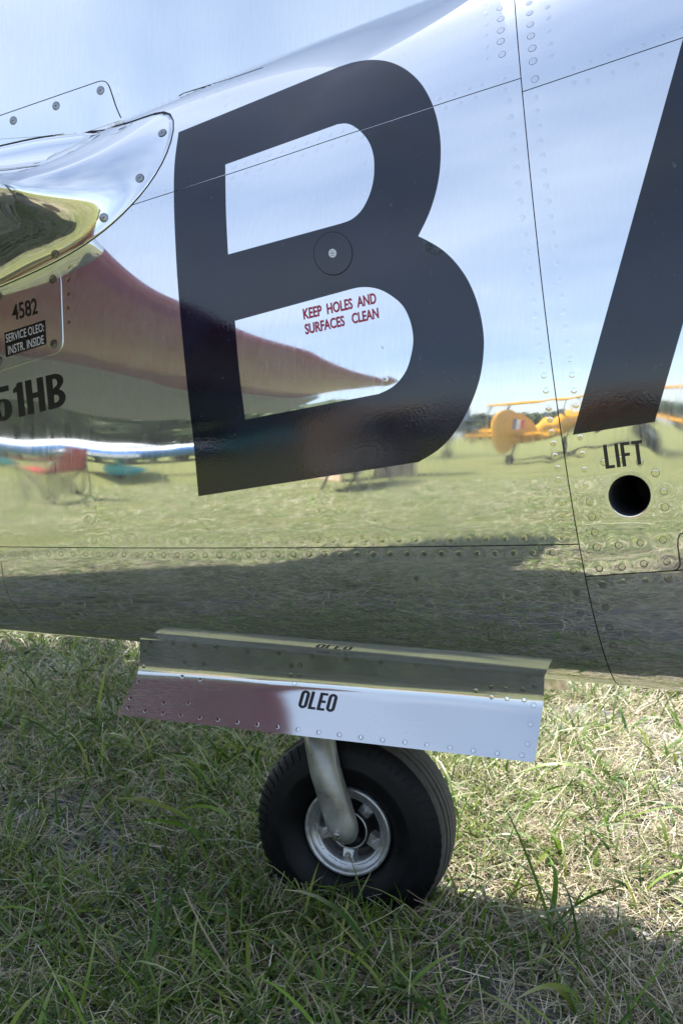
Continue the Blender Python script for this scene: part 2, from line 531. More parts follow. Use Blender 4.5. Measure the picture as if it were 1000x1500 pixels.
GAP = 0.0007
def panel(name, xl, xr, tb, tt, nu, nv, fine_from=None, side_l=0, side_r=0, mat=None, gap_b=True, gap_t=True, drop=None):
    """a skin panel between two end curves (x of t) and two edge curves (t of x)"""
    u = np.linspace(0, 1, nu)
    if fine_from is not None:
        n0 = nu // 8
        u = np.concatenate([np.linspace(0, fine_from, n0, endpoint=False), np.linspace(fine_from, 1, nu - n0)])
    v = np.linspace(0, 1, nv)
    U, Vv = np.meshgrid(u, v, indexing='ij')
    t = np.full(U.shape, 0.5)
    x = np.full(U.shape, 0.38)
    for _ in range(10):
        zz = z_of(x, t)
        a = xl(zz) + side_l * GAP if callable(xl) else xl
        b = xr(zz) - side_r * GAP if callable(xr) else xr
        x = a + U * (b - a)
        lo, hi = tb(x), tt(x)
        dz = (f_top(x) - f_zb(x)) * np.sin(np.clip(t, .05, 1) * math.pi / 2) * math.pi / 2
        lo = lo + (GAP / dz if gap_b else 0); hi = hi - (GAP / dz if gap_t else 0)
        t = lo + Vv * (hi - lo)
    P = SP(x, t)
    F = grid_faces(nu, nv)
    if drop is not None:
        keep = ~drop(x, z_of(x, t)).ravel()
        F = F[keep[F].all(1)]
    o = np_mesh(name, P.reshape(-1, 3), F, mat or M['skin'], airplane)
    # folded rim so the seam has depth
    n = N0(x, t)
    rim = []
    for (pa, na) in ((P[0], n[0]), (P[-1], n[-1]), (P[:, 0], n[:, 0]), (P[:, -1], n[:, -1])):
        rim.append((pa, pa - na * 0.004))
    return o

c0 = lambda x: np.full_like(x, 0.004)
c1 = lambda x: np.full_like(x, 0.9985)
FINE = (1.75 - 0.66) / (1.75 + 0.40)
panels = {}
panels['low_left'] = panel('skin_panel', XL, xV, c0, tL, 520, 190, FINE, side_r=1, gap_b=False)
panels['mid_left'] = panel('skin_panel', XL, xV, tL, tU, 520, 260, FINE, side_r=1)
panels['top_left'] = panel('skin_panel', XL, xV, tU, c1, 460, 260, FINE, side_r=1, gap_t=False)
panels['low_right'] = panel('skin_panel', xV, XR, c0, tLr, 150, 190, side_l=1, gap_b=False)
panels['mid_right'] = panel('skin_panel', xV, XR, tLr, tUr, 170, 300, side_l=1,
                            drop=lambda x, z: (x - HOLE_X) ** 2 + (z - HOLE_Z) ** 2 < HOLE_R ** 2)
panels['top_right'] = panel('skin_panel', xV, XR, tUr, c1, 150, 120, side_l=1, gap_t=False)
panels['forward'] = panel('skin_panel', XR + 0.002, 4.2, c0, c1, 60, 90, gap_b=False, gap_t=False)

# far side of the skin and the dark structure inside
xx, tt_ = np.meshgrid(np.concatenate([np.linspace(XL, 0.74, 90), np.linspace(0.8, 4.2, 40)]), np.linspace(0.004, 0.9985, 110), indexing='ij')
P = P0(xx, tt_) * np.array([1, -1, 1])
far = np_mesh('far_skin', P.reshape(-1, 3), grid_faces(*xx.shape)[:, ::-1], M['skin'], airplane)
n_ = N0(xx, tt_)
Pc = P0(xx, tt_) - n_ * 0.006
Pc[..., 1] = np.minimum(-np.maximum(HW(xx, z_of(xx, tt_)) - 0.012, 0.0), 0)
Pc[..., 0] = xx; Pc[..., 2] = np.minimum(z_of(xx, tt_), f_zt(xx) - 0.05)
Pc[..., 1] = -np.maximum(HW(xx, Pc[..., 2]) - 0.010, 0.0)
Pc[..., 2] = np.maximum(Pc[..., 2], f_zb(xx) + 0.006)
core = np_mesh('inner_structure', Pc.reshape(-1, 3), grid_faces(*xx.shape), M['seam'], airplane)
cx, cz = xx.ravel(), z_of(xx, tt_).ravel()
bmc = bmesh.new(); bmc.from_mesh(core.data); bmc.verts.ensure_lookup_table()
bmesh.ops.delete(bmc, geom=[v for v in bmc.verts if (v.co.x - HOLE_X) ** 2 + (v.co.z - HOLE_Z) ** 2 < 0.05 ** 2], context='VERTS')
bmc.to_mesh(core.data); bmc.free()

# ------------------------------------------------------------------ things laid on the skin
def surf_frame(x, t):
    p, n = SN(np.array([x]), np.array([t]))
    p, n = Vector(p[0]), Vector(n[0])
    tx = Vector((1, 0, 0)); tx = (tx - n * tx.dot(n)).normalized()
    ty = n.cross(tx)
    return p, Matrix(((tx.x, ty.x, n.x, p.x), (tx.y, ty.y, n.y, p.y), (tx.z, ty.z, n.z, p.z), (0, 0, 0, 1)))

def disc_mesh(name, prof, n=16, mats=None, close=True):
    V, F = [], []
    for r, h in prof:
        for k in range(n):
            a = 2 * math.pi * (k + 0.5) / n
            V.append((r * math.cos(a), r * math.sin(a), h))
    for i in range(len(prof) - 1):
        for k in range(n):
            k2 = (k + 1) % n
            F.append((i * n + k, i * n + k2, (i + 1) * n + k2, (i + 1) * n + k))
    if close:
        F.append(tuple(range((len(prof) - 1) * n, len(prof) * n)))
    me = bpy.data.meshes.new(name)
    me.from_pydata(V, [], F)
    for m in (mats or []): me.materials.append(m)
    me.polygons.foreach_set('use_smooth', np.zeros(len(me.polygons), dtype=bool))
    return me

rivet_me = disc_mesh('rivet', [(0.0042, -0.0003), (0.0041, 0.00025), (0.0034, 0.00042)], 14, [M['rivet']])
ring_me = disc_mesh('rivet_gap', [(0.0049, 0.00012), (0.0040, 0.00016)], 14, [M['seam']], close=False)
def put(me, name, x, t, s, parent):
    p, m = surf_frame(x, t)
    o = bpy.data.objects.new(name, me)
    col.objects.link(o)
    o.parent = parent
    o.matrix_world = m @ Matrix.Diagonal((s, s, 1, 1))
    return o

def rivet_mesh():
    """a flush rivet: the dark shut line round it and the head standing a hair proud, two materials in one mesh"""
    n = 14
    prof = [(0.0046, 0.00006, 1), (0.00405, 0.00007, 1), (0.0040, 0.00008, 0), (0.0026, 0.000088, 0), (0.0006, 0.00009, 0)]
    V, F, mi = [], [], []
    for r, h, _ in prof:
        for k in range(n):
            a = 2 * math.pi * k / n
            V.append((r * math.cos(a), r * math.sin(a), h))
    for i in range(len(prof) - 1):
        for k in range(n):
            k2 = (k + 1) % n
            F.append((i * n + k, i * n + k2, (i + 1) * n + k2, (i + 1) * n + k)); mi.append(prof[i][2] if i < 1 else 0)
    F.append(tuple(range((len(prof) - 1) * n, len(prof) * n))); mi.append(0)
    me = bpy.data.meshes.new('rivet')
    me.from_pydata(V, [], F)
    me.materials.append(M['rivet']); me.materials.append(M['rivet_gap'])
    me.polygons.foreach_set('material_index', np.array(mi, dtype=np.int32))
    me.polygons.foreach_set('use_smooth', np.ones(len(mi), dtype=bool))
    return me
M['rivet_gap'] = simple('rivet_shut_line', (0.06, 0.065, 0.075), 0.45)
bpy.data.meshes.remove(rivet_me); bpy.data.meshes.remove(ring_me)
rivet_me = rivet_mesh()
faint_me = rivet_me.copy(); faint_me.name = 'faint_rivet'; faint_me.materials.clear()
M['rivet_faint'] = simple('rivet_faint_line', (0.30, 0.31, 0.33), 0.3, 0.8)
faint_me.materials.append(M['rivet']); faint_me.materials.append(M['rivet_faint'])
n_riv = 0
for g, lst in RIV.items():
    a = np.array(lst)
    p, n = SN(a[:, 0], a[:, 1])
    for i in range(len(a)):
        nn = Vector(n[i]); tx = Vector((1, 0, 0)); tx = (tx - nn * tx.dot(nn)).normalized(); ty = nn.cross(tx)
        s = a[i, 3] * random.uniform(0.93, 1.06)
        clear = (g == 'low_left' and a[i, 4] >= 0.8) or a[i, 4] >= 1.2 or s >= 1.05
        o = bpy.data.objects.new('rivet', rivet_me if clear else faint_me)
        col.objects.link(o)
        o.parent = panels[g]
        q = p[i]
        o.matrix_world = Matrix(((tx.x * s, ty.x * s, nn.x, q[0]), (tx.y * s, ty.y * s, nn.y, q[1]), (tx.z * s, ty.z * s, nn.z, q[2]), (0, 0, 0, 1)))
        n_riv += 1
print('skin rivets', n_riv)

def fill2d(loops):
    """triangulate px outlines with holes; returns a bmesh in the (px, -py) plane"""
    cu = bpy.data.curves.new('outline', 'CURVE')
    cu.dimensions = '2D'; cu.fill_mode = 'BOTH'
    for lp in loops:
        s = cu.splines.new('POLY'); s.points.add(len(lp) - 1)
        for q, (a, b) in zip(s.points, lp): q.co = (a, -b, 0, 1)
        s.use_cyclic_u = True
    ob = bpy.data.objects.new('outline', cu)
    col.objects.link(ob)
    dg = bpy.context.evaluated_depsgraph_get()
    me = bpy.data.meshes.new_from_object(ob.evaluated_get(dg))
    bm = bmesh.new(); bm.from_mesh(me)
    bpy.data.objects.remove(ob); bpy.data.curves.remove(cu); bpy.data.meshes.remove(me)
    bmesh.ops.remove_doubles(bm, verts=bm.verts[:], dist=1e-4)
    return bm

def cut_grid(bm, cell):
    xs = [v.co.x for v in bm.verts]; ys = [v.co.y for v in bm.verts]
    for axis, lo, hi in ((0, min(xs), max(xs)), (1, min(ys), max(ys))):
        k = math.ceil((lo + 1e-3) / cell)
        while k * cell < hi:
            co = Vector((0, 0, 0)); co[axis] = k * cell + 0.0137
            no = Vector((0, 0, 0)); no[axis] = 1
            bmesh.ops.bisect_plane(bm, geom=bm.verts[:] + bm.edges[:] + bm.faces[:], plane_co=co, plane_no=no)
            k += 1
    return bm

def cut_line(bm, a, b, half):
    """remove a band along the px line a-b: a painted letter stops at the panel joint"""
    a, b = Vector((a[0], -a[1], 0)), Vector((b[0], -b[1], 0))
    d = (b - a).normalized(); no = Vector((-d.y, d.x, 0))
    for s in (-half, half):
        bmesh.ops.bisect_plane(bm, geom=bm.verts[:] + bm.edges[:] + bm.faces[:], plane_co=a + no * s, plane_no=no)
    dead = [f for f in bm.faces if abs((f.calc_center_median() - a).dot(no)) < half]
    bmesh.ops.delete(bm, geom=dead, context='FACES')

def conform(name, bm, off, mat, parent, skirt=0.0):
    bm.verts.ensure_lookup_table()
    co = np.array([v.co[:] for v in bm.verts])
    x, t = unproject(co[:, 0], -co[:, 1])
    p, n = SN(x, t, off)
    for v, q in zip(bm.verts, p): v.co = q
    bm.verts.index_update()
    me = bpy.data.meshes.new(name)
    # face the outside
    bm.normal_update()
    f0 = bm.faces[:] 
    bad = sum(1 for f in f0 if f.normal.dot(Vector(n[f.verts[0].index])) < 0)
    if bad > len(f0) / 2: bmesh.ops.reverse_faces(bm, faces=bm.faces[:])
    nv = len(bm.verts)
    if skirt:
        be = [e for e in bm.edges if e.is_boundary]
        low = {}
        for e in be:
            for v in e.verts:
                if v not in low: low[v] = bm.verts.new(v.co - Vector(n[v.index]) * skirt)
        for e in be:
            l = e.link_loops[0]
            a, b = l.vert, l.link_loop_next.vert
            bm.faces.new((b, a, low[a], low[b]))
    bm.to_mesh(me); bm.free()
    o = link_mesh(name, me, mat, parent, True)
    nn = np.zeros((len(me.vertices), 3)); nn[:nv] = n
    if not skirt:
        me.normals_split_custom_set_from_vertices([tuple(q) for q in nn])
    else:
        ln = []
        for poly in me.polygons:
            sk = any(vi >= nv for vi in poly.vertices)
            for vi in poly.vertices:
                ln.append((0, 0, 0) if sk else tuple(nn[vi]))
        me.normals_split_custom_set(ln)
    return o

def smooth_loop(pts, n=4):
    """keep corners flagged with a third value, round the rest with Catmull-Rom"""
    out = []
    m = len(pts)
    for i in range(m):
        p1, p2 = pts[i], pts[(i + 1) % m]
        out.append((p1[0], p1[1]))
        if len(p1) == 2 and len(p2) == 2 or (len(p1) == 2) != (len(p2) == 2):
            p0 = pts[i - 1] if len(p1) == 2 else p1
            p3 = pts[(i + 2) % m] if len(p2) == 2 else p2
            if len(p1) == 3 and len(p2) == 3: continue
            for k in range(1, n):
                s = k / n
                q = []
                for c in (0, 1):
                    a, b, cc, dd = p0[c], p1[c], p2[c], p3[c]
                    q.append(0.5 * (2 * b + (cc - a) * s + (2 * a - 5 * b + 4 * cc - dd) * s * s + (3 * b - a - 3 * cc + dd) * s ** 3))
                out.append(tuple(q))
    return out

def text_bm(body, bl, br, up, bold=0.02, gap=1.0, space=1.0):
    """letters filling the px parallelogram from bl to br along the baseline, up = cap-height vector"""
    cu = bpy.data.curves.new('letters', 'FONT')
    cu.body = body
    cu.offset = bold
    cu.space_character = gap
    cu.space_word = space
    cu.resolution_u = 4
    ob = bpy.data.objects.new('letters', cu)
    col.objects.link(ob)
    dg = bpy.context.evaluated_depsgraph_get()
    me = bpy.data.meshes.new_from_object(ob.evaluated_get(dg))
    bm = bmesh.new(); bm.from_mesh(me)
    bpy.data.objects.remove(ob); bpy.data.curves.remove(cu); bpy.data.meshes.remove(me)
    bmesh.ops.remove_doubles(bm, verts=bm.verts[:], dist=1e-5)
    xs = [v.co.x for v in bm.verts]; ys = [v.co.y for v in bm.verts]
    x0, x1, y0, y1 = min(xs), max(xs), min(ys), max(ys)
    for v in bm.verts:
        a = (v.co.x - x0) / (x1 - x0); b = (v.co.y - y0) / (y1 - y0)
        v.co = (bl[0] + (br[0] - bl[0]) * a + up[0] * b, -(bl[1] + (br[1] - bl[1]) * a + up[1] * b), 0)
    return bm

C = 1   # corner flag
B_out = smooth_loop([(262, 194, C), (497, 98, C), (520, 91), (545, 88), (570, 91), (594, 102), (615, 121), (630, 146), (639, 172), (644, 200), (645, 227),
                     (643, 255), (637, 285), (627, 315), (612, 346, C), (630, 355), (650, 368), (668, 386), (684, 409), (696, 436), (704, 465),
                     (708, 495), (707, 525), (702, 555), (692, 585), (679, 612), (662, 638), (640, 660), (612, 677, C), (291, 727, C),
                     (284, 650), (276, 580), (268, 500), (261, 420), (257, 350), (255, 290), (256, 240)])
B_in1 = smooth_loop([(330, 241, C), (494, 182, C), (508, 181), (521, 187), (533, 198), (542, 212), (547, 229), (548, 246), (547, 262), (543, 280), (536, 297),
                     (527, 311), (514, 322), (498, 328, C), (334, 373, C), (331, 310)])
B_in2 = smooth_loop([(344, 470, C), (512, 424, C), (526, 421), (542, 421), (558, 425), (574, 434), (588, 446), (597, 461), (603, 480), (605, 500), (602, 520),
                     (596, 540), (586, 556), (573, 568), (555, 577, C), (359, 615, C), (350, 540)])
bm = fill2d([B_out, B_in1, B_in2]); cut_grid(bm, 6.0); cut_line(bm, (185, 303.5), (760, 115.5), 0.55)
conform('code_letter', bm, 0.00035, M['black'], panels['mid_left'])['label'] = 'black capital letter B'
bm = fill2d([[(838, 637), (958, 618), (1001, 469), (1045, 318), (1060, -20), (1022, -20), (1003, 44)]]); cut_grid(bm, 6.0)
cut_line(bm, (766, 134), (1000, 55), 0.55)
conform('code_letter', bm, 0.00035, M['black'], panels['mid_right'])['label'] = 'leg of a black capital letter A'

def rr(x0, y0, x1, y1, r, n=7):
    r = min(r, (x1 - x0) / 2 - 1e-3, (y1 - y0) / 2 - 1e-3)
    out = []
    for (cx, cy, a0) in ((x1 - r, y1 - r, 0), (x0 + r, y1 - r, 90), (x0 + r, y0 + r, 180), (x1 - r, y0 + r, 270)):
        for k in range(n): a = R(a0 + 90 * k / (n - 1)); out.append((cx + r * math.cos(a), cy + r * math.sin(a)))
    return out
def arc(cx, cy, rx, ry, a0, a1, n=9):
    return [(cx + rx * math.cos(R(a0 + (a1 - a0) * k / (n - 1))), cy + ry * math.sin(R(a0 + (a1 - a0) * k / (n - 1)))) for k in range(n)]
def glyph(ch, w=0.44, s=0.145):
    """outlines of a condensed gothic capital, unit height"""
    h = s * 0.86
    if ch == 'L': return [[(0, 0), (w * .86, 0), (w * .86, h), (s, h), (s, 1), (0, 1)]], w * .86
    if ch == 'I': return [[(0, 0), (s, 0), (s, 1), (0, 1)]], s
    if ch == 'F': return [[(0, 0), (s, 0), (s, .42), (w * .80, .42), (w * .80, .42 + h), (s, .42 + h), (s, 1 - h), (w * .88, 1 - h), (w * .88, 1), (0, 1)]], w * .88
    if ch == 'E': return [[(0, 0), (w * .88, 0), (w * .88, h), (s, h), (s, .44), (w * .80, .44), (w * .80, .44 + h), (s, .44 + h), (s, 1 - h), (w * .88, 1 - h), (w * .88, 1), (0, 1)]], w * .88
    if ch == 'T': return [[(w / 2 - s / 2, 0), (w / 2 + s / 2, 0), (w / 2 + s / 2, 1 - h), (w, 1 - h), (w, 1), (0, 1), (0, 1 - h), (w / 2 - s / 2, 1 - h)]], w
    if ch == 'H': return [[(0, 0), (s, 0), (s, .44), (w - s, .44), (w - s, 0), (w, 0), (w, 1), (w - s, 1), (w - s, .44 + h), (s, .44 + h), (s, 1), (0, 1)]], w
    if ch == '1': return [[(.10, 0), (.10 + s, 0), (.10 + s, 1), (.13, 1), (.10, .91), (.0, .84), (.0, .72), (.10, .75)]], .10 + s
    if ch == 'O': return [rr(0, -.01, w, 1.01, w * .5), rr(s, h, w - s, 1 - h, w * .5)], w
    if ch == 'B':
        o = [(0, 0)] + arc(w * .48, .27, w * .52, .27, -90, 68) + arc(w * .46, .765, w * .50, .235, -50, 90) + [(0, 1)]
        return [o, [(s, h)] + arc(w * .45, .275, w * .52 - s * .95, .275 - h, -90, 90) + [(s, .55 - h)], [(s, .55)] + arc(w * .43, .735, w * .52 - s * .95, .185 - h * .35, -90, 90) + [(s, 1 - h)]], w
    if ch == '5':
        o = [(w * .92, 1), (.06, 1), (.02, .46), (.15, .46)] + arc(w * .47, .43, w * .47 - s, .14, 150, 20, 6) + \
            arc(w * .47, .32, w * .47 - s, .21, 0, -180, 9) + [(s, .34), (0, .34)] + arc(w * .5, .30, w * .5, .31, 180, 360, 11) + arc(w * .5, .36, w * .5, .28, 0, 112, 8) + [(.165, .62), (.18, 1 - h), (w * .92, 1 - h)]
        return [o], w
def stencil(body, bl, br, up, gap=0.09, **k):
    loops, x = [], 0.0
    for ch in body:
        g, w = glyph(ch, **k)
        loops += [[(a + x, b) for a, b in lp] for lp in g]
        x += w + gap
    W = x - gap
    out = []
    for lp in loops:
        out.append([(bl[0] + (br[0] - bl[0]) * a / W + up[0] * b, bl[1] + (br[1] - bl[1]) * a / W + up[1] * b) for a, b in lp])
    return fill2d(out)

def words(body, bl, br, up, mat, parent, cell=6.0, **k):
    bm = text_bm(body, bl, br, up, **k)
    cut_grid(bm, cell)
    off = k.get('off', 0.0005)
    return conform('lettering', bm, 0.0005, mat, parent)
words('KEEP  HOLES  AND', (445, 468.5), (551.5, 444.5), (-1.8, -16.0), M['red_print'], panels['mid_left'], bold=0.028)
words('SURFACES   CLEAN', (447.5, 490.5), (555, 466), (-1.8, -15.5), M['red_print'], panels['mid_left'], bold=0.028)
bm = stencil('LIFT', (886.5, 687), (943.5, 679.5), (-4.5, -35), gap=0.085, s=0.15); cut_grid(bm, 6)
conform('lettering', bm, 0.0005, M['black_print'], panels['mid_right'])
bm = stencil('51HB', (-6, 619.5), (98, 594), (-5, -49.5), gap=0.085, w=0.53, s=0.185); cut_grid(bm, 6)
conform('lettering', bm, 0.0005, M['black_print'], panels['mid_left'])

def ribbon(name, pts, width, off, mat, parent, n=60, closed=False):
    pts = np.array(pts, float)
    s = np.concatenate([[0], np.cumsum(np.hypot(*np.diff(pts, axis=0).T))])
    q = np.linspace(0, s[-1], n)
    x, t = unproject(np.interp(q, s, pts[:, 0]), np.interp(q, s, pts[:, 1]))
    p, nn = SN(x, t, off)
    tg = np.gradient(p, axis=0)
    b = nrm(np.cross(nn, tg))
    V = np.stack([p - b * width / 2 - nn * off * 1.5, p - b * width / 2, p + b * width / 2, p + b * width / 2 - nn * off * 1.5], 1).reshape(-1, 3)
    return np_mesh(name, V, grid_faces(n, 4), mat, parent, False)

def px_circle(cx, cy, rx, ry, rot=0.0, n=40):
    return [(cx + rx * math.cos(a) * math.cos(rot) - ry * math.sin(a) * math.sin(rot),
             cy + rx * math.cos(a) * math.sin(rot) + ry * math.sin(a) * math.cos(rot)) for a in np.linspace(0, 2 * math.pi, n, endpoint=False)]

# round cap painted over in the big letter, with its little drain plug
capo = px_circle(488, 371.5, 28, 31.5)
bm = fill2d([capo]); cut_grid(bm, 6.0)
cap = conform('access_cap', bm, 0.0010, M['black'], airplane, skirt=0.0006)
ribbon('shut_line', capo + capo[:1], 0.0013, 0.0011, M['seam'], cap, 90)
bm = fill2d([px_circle(487.5, 371.5, 5.6, 6.4)])
plug = conform('drain_plug', bm, 0.0016, M['white_print'], airplane, skirt=0.0006)
for a in [None] + [k * math.pi / 3 for k in range(6)]:
    cx, cy = (487.5, 371.6) if a is None else (487.5 + 3.4 * math.cos(a), 371.6 + 3.9 * math.sin(a))
    r = 1.25 if a is None else 0.75
    conform('drain_hole', fill2d([px_circle(cx, cy, r, r * 1.1, n=8)]), 0.0018, M['seam'], plug)

# worn patch of bare varnish at the waist of the B
M['chip'] = simple('chipped_paint', (0.035, 0.04, 0.05), 0.22, 0.3, 0.9, 160)
bm = fill2d([[(616, 349), (624, 352), (632, 357), (641, 362), (648, 368), (645, 373), (638, 374), (630, 372), (624, 367), (620, 359)]]); cut_grid(bm, 6)
conform('paint_chip', bm, 0.0006, M['chip'], panels['mid_left'])

# lift tube
p_, m_ = surf_frame(HOLE_X, HOLE_T)
V, F = lathe_arrays([(HOLE_R + 0.0055, 0.0004), (HOLE_R + 0.0006, 0.0004), (HOLE_R - 0.0003, 0.0002), (HOLE_R - 0.0008, -0.02), (HOLE_R - 0.0008, -0.22)], 48, 'Z')
M['tube_inside'] = simple('lift_tube_paint', (0.020, 0.023, 0.030), 0.7, 0.0)
lt = np_mesh('lift_tube', V, F, M['skin'], airplane, False)
lt.data.materials.append(M['tube_inside'])
mi = np.zeros(len(F), dtype=np.int32); mi[1 * 48:] = 1
lt.data.polygons.foreach_set('material_index', mi)
lt.matrix_world = m_
b_ = disc_mesh('lift_tube_end', [(HOLE_R, -0.215)], 24, [M['seam']])
o = bpy.data.objects.new('tube_end', b_); col.objects.link(o); o.parent = lt

# access plates with their screws
plate_px = smooth_loop([(-90, 455, C), (52, 405, C), (77, 396.5, C), (84, 397), (89, 405), (90, 412, C), (93, 498, C), (91, 509), (83, 518, C), (-90, 571, C)])
bm = fill2d([plate_px]); cut_grid(bm, 6)
plate = conform('access_plate', bm, 0.0008, M['skin'], airplane, skirt=0.0007)
ribbon('plate_edge', plate_px[2:] , 0.0006, 0.0012, M['rivet'], plate, 60)
def words_on(body, bl, br, up, mat, parent, off, **k):
    bm = text_bm(body, bl, br, up, **k); cut_grid(bm, 5.0)
    return conform('lettering', bm, off, mat, parent)
words_on('4582', (20, 470.5), (57, 459.5), (-2.2, -23.5), M['black_print'], plate, 0.0015, bold=0.01)
bm = fill2d([[(7.8, 488), (67.3, 469), (69, 504), (10, 523.5)]]); cut_grid(bm, 6)
conform('placard', bm, 0.0014, M['black_print'], plate)
words_on('SERVICE OLEO:', (10.8, 502.5), (66.2, 485), (-0.9, -12), M['white_print'], plate, 0.0017, bold=0.0)
words_on('INSTR. INSIDE', (14, 520), (66.2, 503.5), (-0.9, -12.5), M['white_print'], plate, 0.0017, bold=0.0)

M['screw'] = simple('screw_steel', (0.33, 0.34, 0.36), 0.28, 1.0, 0.25, 300)
M['screw_dark'] = simple('screw_recess', (0.03, 0.032, 0.036), 0.5)
def screw_mesh():
    n = 20
    prof = [(0.0078, 0.0001, 1), (0.0074, 0.0004, 0), (0.0062, 0.0006, 1), (0.0057, 0.0006, 0), (0.0040, 0.0008, 1), (0.0035, 0.0008, 0), (0.0016, 0.0009, 1), (0.0004, 0.0003, 1)]
    V, F, mi = [], [], []
    for r, h, m in prof:
        for k in range(n):
            a = 2 * math.pi * k / n
            V.append((r * math.cos(a), r * math.sin(a), h))
    for i in range(len(prof) - 1):
        for k in range(n):
            k2 = (k + 1) % n
            F.append((i * n + k, i * n + k2, (i + 1) * n + k2, (i + 1) * n + k)); mi.append(prof[i][2])
    F.append(tuple(range((len(prof) - 1) * n, len(prof) * n))); mi.append(1)
    me = bpy.data.meshes.new('screw')
    me.from_pydata(V, [], F)
    me.materials.append(M['screw']); me.materials.append(M['screw_dark'])
    me.polygons.foreach_set('material_index', np.array(mi, dtype=np.int32))
    return me
screw_me = screw_mesh()
def screw(px, py, parent, off=0.0012, s=1.0):
    x, t = unproject(np.array([float(px)]), np.array([float(py)]))
    p, m = surf_frame(float(x[0]), float(t[0]))
    o = bpy.data.objects.new('screw', screw_me); col.objects.link(o); o.parent = parent
    o.matrix_world = Matrix.Translation(m.col[2].to_3d() * off) @ m @ Matrix.Diagonal((s, s, 1, 1))
for q in ((78, 409), (80, 504), (-1, 434), (-1, 528)): screw(*q, plate, 0.0014)
fin_plate_px = smooth_loop([(-120, 214, C), (0, 170, C), (143, 120.5, C), (152, 119), (159, 124), (165, 140), (171, 158), (179, 176, C), (120, 196, C), (0, 204, C), (-120, 214, C)][:-1])
bm = fill2d([fin_plate_px]); cut_grid(bm, 6)
fplate = conform('access_plate', bm, 0.0010, M['skin'], airplane, skirt=0.0011)
ribbon('shut_line', fin_plate_px[:-3], 0.0016, 0.0011, M['seam'], fplate, 80)
for q in ((20.5, 177), (83, 155.5), (148, 133)): screw(*q, fplate, 0.0012)
ribbon('fillet_seam', [(262, 141), (268, 137), (300, 127), (350, 111), (385, 99)], 0.0012, 0.0004, M['seam'], airplane, 50)
# small hatch outline at the right edge and the short lap on the lower skin
ribbon('hatch_seam', [(985, 836), (991, 834), (995, 829), (995, 822), (992, 800), (992, 790), (995, 782), (1003, 780), (1060, 777)], 0.0016, 0.0004, M['seam'], airplane, 60)
ribbon('lap_seam', [(2, 822), (6, 850), (14, 875), (30, 896), (50, 912)], 0.0010, 0.0003, M['rivet_gap'], airplane, 40)

# ------------------------------------------------------------------ tailplane, its fairing, elevators
M['red'] = simple('red_gloss_paint', (0.31, 0.006, 0.055), 0.13, 0.0, 0.12, 6)
M['elevator'] = simple('silver_dope', (0.30, 0.32, 0.33), 0.45, 0.1, 0.1, 8)
ST_R, ST_T = 0.31, 2.02                           # spanwise stations of root and tip
def stab_sec(Y):
    s = (abs(Y) - ST_R) / (ST_T - ST_R)
    le = -0.475 - 0.295 * s
    te = -1.36 + 0.08 * s
    return le, te, 1.245, 0.115 * (1 - 0.25 * s)
def foil(c):
    """half thickness of the section, c from 0 (nose) to 1 (tail), for unit chord and thickness"""
    return 5 * (0.2969 * np.sqrt(c) - 0.126 * c - 0.3516 * c ** 2 + 0.2843 * c ** 3 - 0.1036 * c ** 4)
def stab_pt(Y, q, sgn=-1.0):
    """q runs -1 (upper tail) .. 0 (nose) .. 1 (lower tail)"""
    le, te, z, th = stab_sec(Y)
    c = q * q
    x = le + (te - le) * c
    return np.stack([x, np.full_like(x, sgn * abs(Y)), z - 0.10 * (le - x) + np.where(q < 0, 1, -1) * foil(c) * th * (le - te)], -1)

def stab(sgn):
    qs = np.linspace(-0.845, 0.845, 61)
    Ys = np.concatenate([np.linspace(ST_R, ST_T - 0.12, 22), ST_T - 0.12 + 0.12 * np.sin(np.linspace(0.15, 1, 8) * math.pi / 2)])
    rows = []
    for Y in Ys:
        r = stab_pt(Y, qs, sgn)
        if Y > ST_T - 0.12:
            f = math.sqrt(max(0.0, 1 - ((Y - ST_T + 0.12) / 0.12) ** 2))
            cz = r[:, 2].mean(); cx = r[:, 0].mean()
            r[:, 2] = cz + (r[:, 2] - cz) * max(f, 0.03)
            r[:, 0] = cx + (r[:, 0] - cx) * (0.80 + 0.20 * f)
        rows.append(r)
    V = np.array(rows)
    F = grid_faces(len(Ys), len(qs))
    if sgn > 0: F = F[:, ::-1]
    o = np_mesh('tailplane', V.reshape(-1, 3), F, M['red'], airplane)
    o.data.materials.append(M['skin'])
    fc = (qs[:-1] + qs[1:]) / 2
    mi = np.tile((np.abs(fc) > 0.83).astype(np.int32), len(Ys) - 1)
    o.data.polygons.foreach_set('material_index', mi)
    o['label'] = 'red painted tailplane with bare metal rear half'
    # elevator, drooping behind the hinge
    cs = np.concatenate([np.linspace(1, 0, 14), np.linspace(0, 1, 14)[1:]])
    up = np.concatenate([np.ones(14), -np.ones(13)])
    rows = []
    for Y in np.linspace(ST_R - 0.02, ST_T + 0.01, 20):
        le, te, z, th = stab_sec(Y)
        hx = le + (te - le) * 0.69; hz = z - 0.10 * (le - hx)
        L = (hx - te) * 1.24
        ang = R(40)
        half = up * 0.028 * np.sqrt(np.clip(1 - cs, 0, 1)) * (1 - 0.2 * cs) * np.minimum(1, (cs + 0.05) * 6) ** 0.5
        x = hx - cs * L * math.cos(ang) - half * math.sin(ang)
        zz = hz - cs * L * math.sin(ang) + half * math.cos(ang)
        rows.append(np.stack([x, np.full_like(x, sgn * Y), zz], -1))
    V = np.array(rows)
    F = grid_faces(20, len(cs))
    if sgn > 0: F = F[:, ::-1]
    np_mesh('elevator', V.reshape(-1, 3), F, M['elevator'], airplane)

